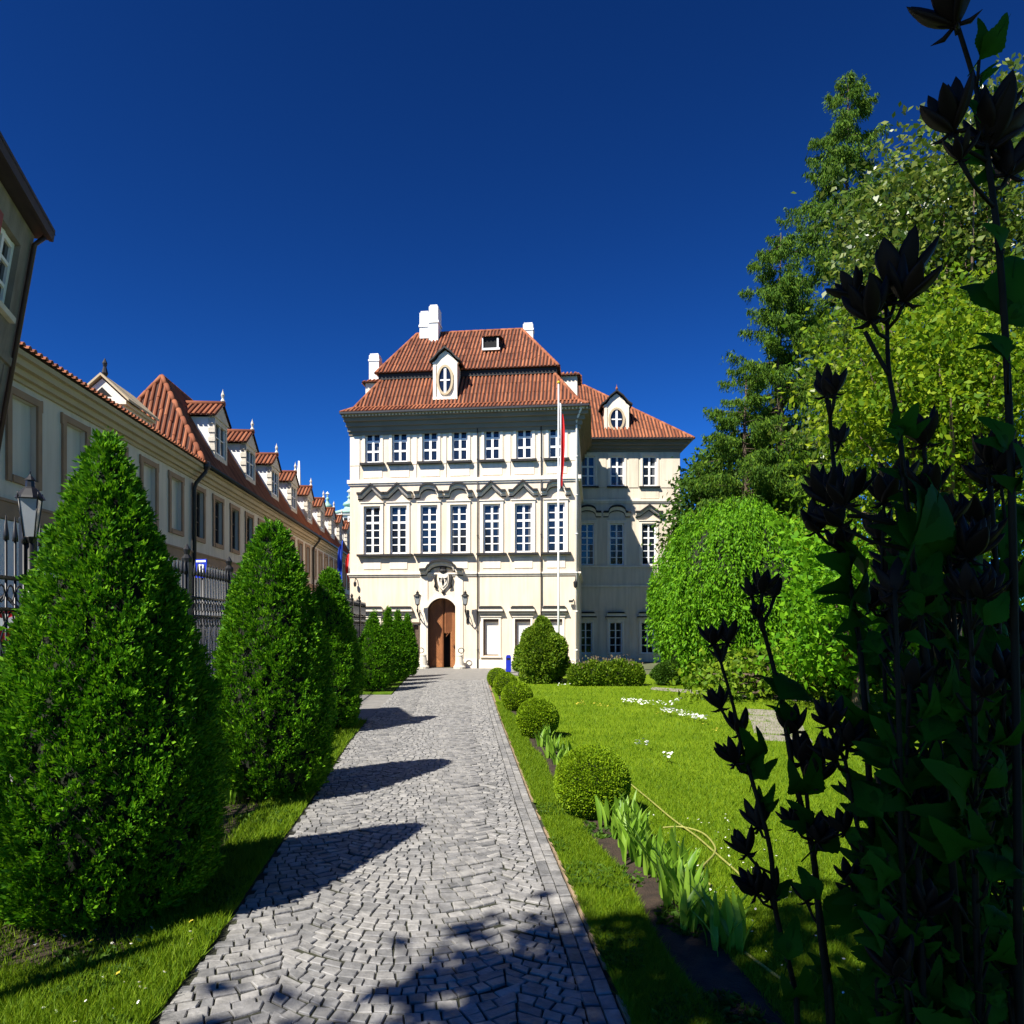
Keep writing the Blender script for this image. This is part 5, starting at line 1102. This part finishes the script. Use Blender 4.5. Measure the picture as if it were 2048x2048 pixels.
# ---------------------------------------------------------------- tall dark stems with seed pods in the near corner
def follicle(mb,L_,w_,tilt,az,curl=.35):
    """one pointed boat-shaped seed case leaning out from the axis"""
    b=len(mb.v); n=8; k=9; rot=Matrix.Rotation(az,3,'Z')
    for i in range(k):
        s=i/(k-1); a=tilt*(1-.55*s*curl/.35*.6); r=w_*(math.sin(PI*min(1,(s*.92+.06)))**.8)*(1-.25*s) if s<1 else .002
        c=Vector((math.sin(tilt)*L_*s*(1-.18*s)+.012,0,math.cos(tilt)*L_*s+.05*L_*s*s))
        for j in range(n):
            q=2*PI*j/n; p=c+Vector((math.cos(q)*r*.62,math.sin(q)*r,0)); 
            if j==0: p.x-=r*.35
            mb.v.append(tuple(rot@p))
    sm=mb.smooth; mb.smooth=True
    for i in range(k-1):
        for j in range(n): j2=(j+1)%n; mb.face([b+i*n+j,b+i*n+j2,b+(i+1)*n+j2,b+(i+1)*n+j])
    mb.smooth=sm
pods=[]
for v in range(4):
    rr=random.Random(90+v); mb=MB(); m=rr.choice((5,6,6))
    for k in range(m): follicle(mb,rr.uniform(.85,1.1),rr.uniform(.17,.24),rr.uniform(.42,.85),2*PI*k/m+rr.uniform(-.2,.2))
    follicle(mb,.8,.18,.15,1.0)
    for k in range(4): mb.tube([(0,0,.02),(.22*math.cos(k*1.6),.22*math.sin(k*1.6),-.06),(.42*math.cos(k*1.6),.42*math.sin(k*1.6),-.02)],[.03,.05,.004],5)
    pods.append(mb.mesh('seed_pod',M['pod']))
def leaf_shape(rr):
    """broad lobed leaf of unit length growing along +x, folded on its midrib"""
    mb=MB(); k=20
    full=((0,1.0,.21,0),(rr.uniform(.42,.6),.70,.15,.08),(-rr.uniform(.42,.6),.66,.15,.10))
    for ang,L_,ww_,st in (full if rr.random()<.45 else full[:2] if rr.random()<.4 else full[:1]):
        b=len(mb.v); ca,sa=math.cos(ang),math.sin(ang); dz=rr.uniform(-.12,.1) if ang else 0
        for i in range(k+1):
            s=i/k; w_=ww_*(max(0,math.sin(PI*min(1,s**.9)))**.85)*(1+.05*((i%2)*2-1))*(1+.22*math.cos(2*PI*(s*1.5-.55)))+.005
            x0=st+L_*s; z=.16*math.sin(s*2.6)-.30*s*s+dz*s
            for q,zq in ((-1,.22),(-.5,.13),(0,0),(.5,.13),(1,.22)):
                x=x0-.16*w_*abs(q); y=w_*q; mb.v.append((x*ca-y*sa,x*sa+y*ca,z+zq*w_))
        mb.smooth=True
        for i in range(k):
            for j in range(4): a=b+i*5+j; mb.face([a,a+1,a+6,a+5])
    mb.tube([(-.35,0,.0),(0,0,0),(.5,0,.075),(.95,0,.01)],[.012,.014,.009,.003],5)
    return mb.mesh('leaf',M['bigleaf'])
LF_=[leaf_shape(random.Random(k)) for k in range(8)]
def orient(xaxis,up):
    x=xaxis.normalized(); z=(up-x*up.dot(x)); z=z.normalized() if z.length>1e-4 else x.orthogonal().normalized(); y=z.cross(x); return Matrix((x,y,z)).transposed().to_4x4()
def seed_plant(label,Y,stem,podl,leafl,group='dark seed head plants in the near corner',rs=.0085,seed=0,branches=()):
    """stem: picture points from tip down; pods (px,py,size px); leaves (px,py,tip px,tip py)"""
    rr=random.Random(300+seed); pts=[P(a,b,Y+rr.uniform(-.03,.03)) for a,b in stem]; last=pts[-1]; base=Vector((last.x+.04,Y+rr.uniform(-.05,.05),0)); t=thing('seed_head_plant',label,'plant',tuple(base),0,group)
    pts=[p-base for p in pts]+[Vector((last.x+.03,Y,last.z*.5))-base,Vector((0,0,0))]
    sp=smooth(pts,5); n=len(sp); mb=MB(); mb.tube(sp,[rs*(.55+.75*i/n) for i in range(n)],7)
    def near(p): return min(sp,key=lambda s:(s-p).length+(.06 if s.z>p.z else 0))
    for br in branches: mb.tube(smooth([P(a,b,Y)-base for a,b in br],4),rs*.6,6)
    for px,py,sz in podl:
        p=P(px,py,Y+rr.uniform(-.08,.08))-base; q=near(p-Vector((0,0,.05))); d=(p-q); L_=sz/F*Y*.59; foot=p-(d.normalized() if d.length>.02 else Vector((0,0,1)))*L_*.5
        ax=(d.normalized()*.6+Vector((rr.gauss(0,.15),rr.gauss(0,.25),.8))).normalized()
        if d.length>L_*.5: mb.tube([q,q.lerp(foot,.6)+Vector((0,0,-.012)),foot],[rs*.6,rs*.5,rs*.6],6)
        o=link('seed_pod',pods[rr.randrange(4)],t); mt=orient(ax.orthogonal(),ax)@Matrix.Rotation(rr.random()*6,4,'Z')@Matrix.Scale(L_,4); mt.translation=foot; o.matrix_local=mt
    for px,py,tx,ty in leafl:
        a=P(px,py,Y+rr.uniform(-.06,.06))-base; b=P(tx,ty,Y+rr.uniform(-.14,.14))-base; d=(b-a)*rr.uniform(.62,.9); o=link('leaf',LF_[rr.randrange(8)],t); nrm=Vector((rr.gauss(0,.4),-1.0,rr.gauss(0.2,.5)))
        mt=orient(d,nrm)@Matrix.Diagonal((d.length,d.length*rr.uniform(.85,1.25),d.length,1)); mt.translation=a; o.matrix_local=mt
        q=near(a-Vector((0,0,.03))); 
        if (q-a).length<.5: mb.tube([q,q.lerp(a,.5)+Vector((0,0,-.008)),a],rs*.42,5)
    mb.build('stem',M['stem'],t); return t
seed_plant('tallest black seed head plant, reaching above everything into the blue sky',1.6,[(1914,49),(1948,160),(1965,240),(1976,323),(1997,490),(2012,700),(2022,950),(2030,1300),(2036,1700),(2040,2048)],
  [(1880,5,190),(2000,270,210),(1868,235,170),(1905,300,90),(1985,215,150),(2040,330,150)],[(1958,120,2035,8),(1962,180,1990,120),(1990,240,2008,140),(1950,230,1900,160),(2010,640,2046,400),(2003,500,1975,420),(1980,340,1935,300),(2015,720,1950,640),(2018,900,1960,810),(2022,980,2070,860),(2010,650,2090,560)],seed=1)
seed_plant('tall black plant topped by the largest pair of open seed heads, before the maple',1.7,[(1774,646),(1778,746),(1799,870),(1823,1100),(1850,1300),(1885,1550),(1910,1800),(1925,2048)],
  [(1715,610,160),(1815,520,210),(1770,585,140),(1690,575,110),(1835,560,150),(1645,1040,130),(1660,1000,110)],[(1802,870,1850,780),(1800,880,1760,840),(1826,1090,1900,900),(1830,1110,1790,960),(1840,1200,1900,1040),(1845,1230,1770,1150),(1870,1400,1930,1260),(1870,1420,1800,1350),(1900,1650,1830,1560),(1905,1700,1990,1620)],seed=2,branches=[[(1730,663),(1752,705),(1778,750)],[(1695,1032),(1760,1036),(1822,1060)]])
seed_plant('black plant with crowded seed heads in three tiers in front of the conifers',1.9,[(1658,800),(1664,895),(1672,964),(1690,1100),(1720,1300),(1735,1500),(1750,1800),(1760,2048)],
  [(1650,770,110),(1675,765,80),(1690,865,80),(1640,985,140),(1700,975,140),(1612,1050,110),(1665,1075,110),(1620,960,90)],[(1700,1150,1630,1090),(1705,1200,1730,1080),(1710,1240,1640,1160),(1722,1300,1680,1200),(1725,1330,1790,1230),(1735,1450,1660,1380),(1738,1500,1800,1400),(1745,1640,1690,1560),(1750,1700,1830,1600)],seed=3)
seed_plant('slim black plant with one spreading seed head before the weeping tree, bending to the thicket',2.0,[(1520,1215),(1530,1270),(1545,1327),(1566,1420),(1590,1560),(1625,1700),(1640,1850),(1660,2048)],
  [(1495,1180,70),(1527,1160,90),(1555,1180,75),(1513,1222,60)],[(1575,1450,1555,1360),(1600,1590,1650,1500),(1560,1400,1590,1330)],rs=.009,seed=4)
seed_plant('black plant with the lowest twin seed heads before the lawn, pods all down its stem',2.1,[(1442,1325),(1467,1413),(1485,1500),(1511,1584),(1541,1702),(1551,1819),(1588,1970),(1595,2048)],
  [(1419,1268,85),(1463,1262,85),(1438,1308,60),(1422,1400,95),(1482,1440,95),(1448,1508,100),(1498,1630,115),(1470,1690,105),(1485,1765,120),(1528,1765,110)],[(1500,1530,1495,1455),(1505,1560,1525,1480),(1520,1620,1560,1560),(1550,1800,1595,1740),(1575,1920,1600,1800),(1590,2000,1630,1930)],rs=.008,seed=5)
seed_plant('black plant with a thick bunch of pods before the stone slabs of the lawn',2.0,[(1590,1440),(1610,1560),(1622,1680),(1650,1900),(1665,2048)],
  [(1570,1440,110),(1605,1490,130),(1640,1535,130),(1655,1500,100),(1575,1640,90),(1640,1660,110),(1600,1780,90)],[(1620,1660,1580,1590),(1625,1700,1700,1620),(1640,1800,1590,1720),(1645,1850,1720,1760),(1655,1950,1600,1880)],rs=.008,seed=6)
seed_plant('black plant with drooping lobed leaves rising between the thick bunch and the thicket',1.8,[(1690,1520),(1720,1680),(1750,1830),(1790,2048)],
  [(1660,1510,110),(1650,1430,110),(1700,1470,120),(1670,1640,100),(1720,1590,110),(1690,1760,100)],[(1725,1680,1660,1640),(1735,1740,1810,1640),(1745,1800,1680,1880),(1760,1860,1850,1800),(1770,1920,1700,1990),(1780,1980,1860,1940)],rs=.0085,seed=7)
for k in range(20):
    rr=random.Random(700+k); x0=1775+k*15+rr.uniform(-15,15); top=rr.uniform(860,1500); Y=rr.uniform(1.5,2.6); st=[(x0+rr.uniform(-30,10),top),(x0,top+250),(x0+rr.uniform(0,30),1750),(x0+rr.uniform(0,40),2060)]
    pl=[(x0+rr.uniform(-60,60),rr.uniform(top-20,1950),rr.uniform(90,150)) for _ in range(5)]+[(st[0][0],top-15,130)]
    ll=[]
    for _ in range(28):
        yb=top+60+(2060-top)*rr.random(); sg=rr.choice((-1,1)); xb=x0+sg*rr.uniform(5,40); ll.append((xb,yb,xb+sg*rr.uniform(15,80),yb-rr.uniform(-50,125)))
    seed_plant('leafy dark stem inside the dense shaded thicket at the garden edge',Y,st,pl,ll,group='stems of the shaded thicket',rs=.0085,seed=20+k)
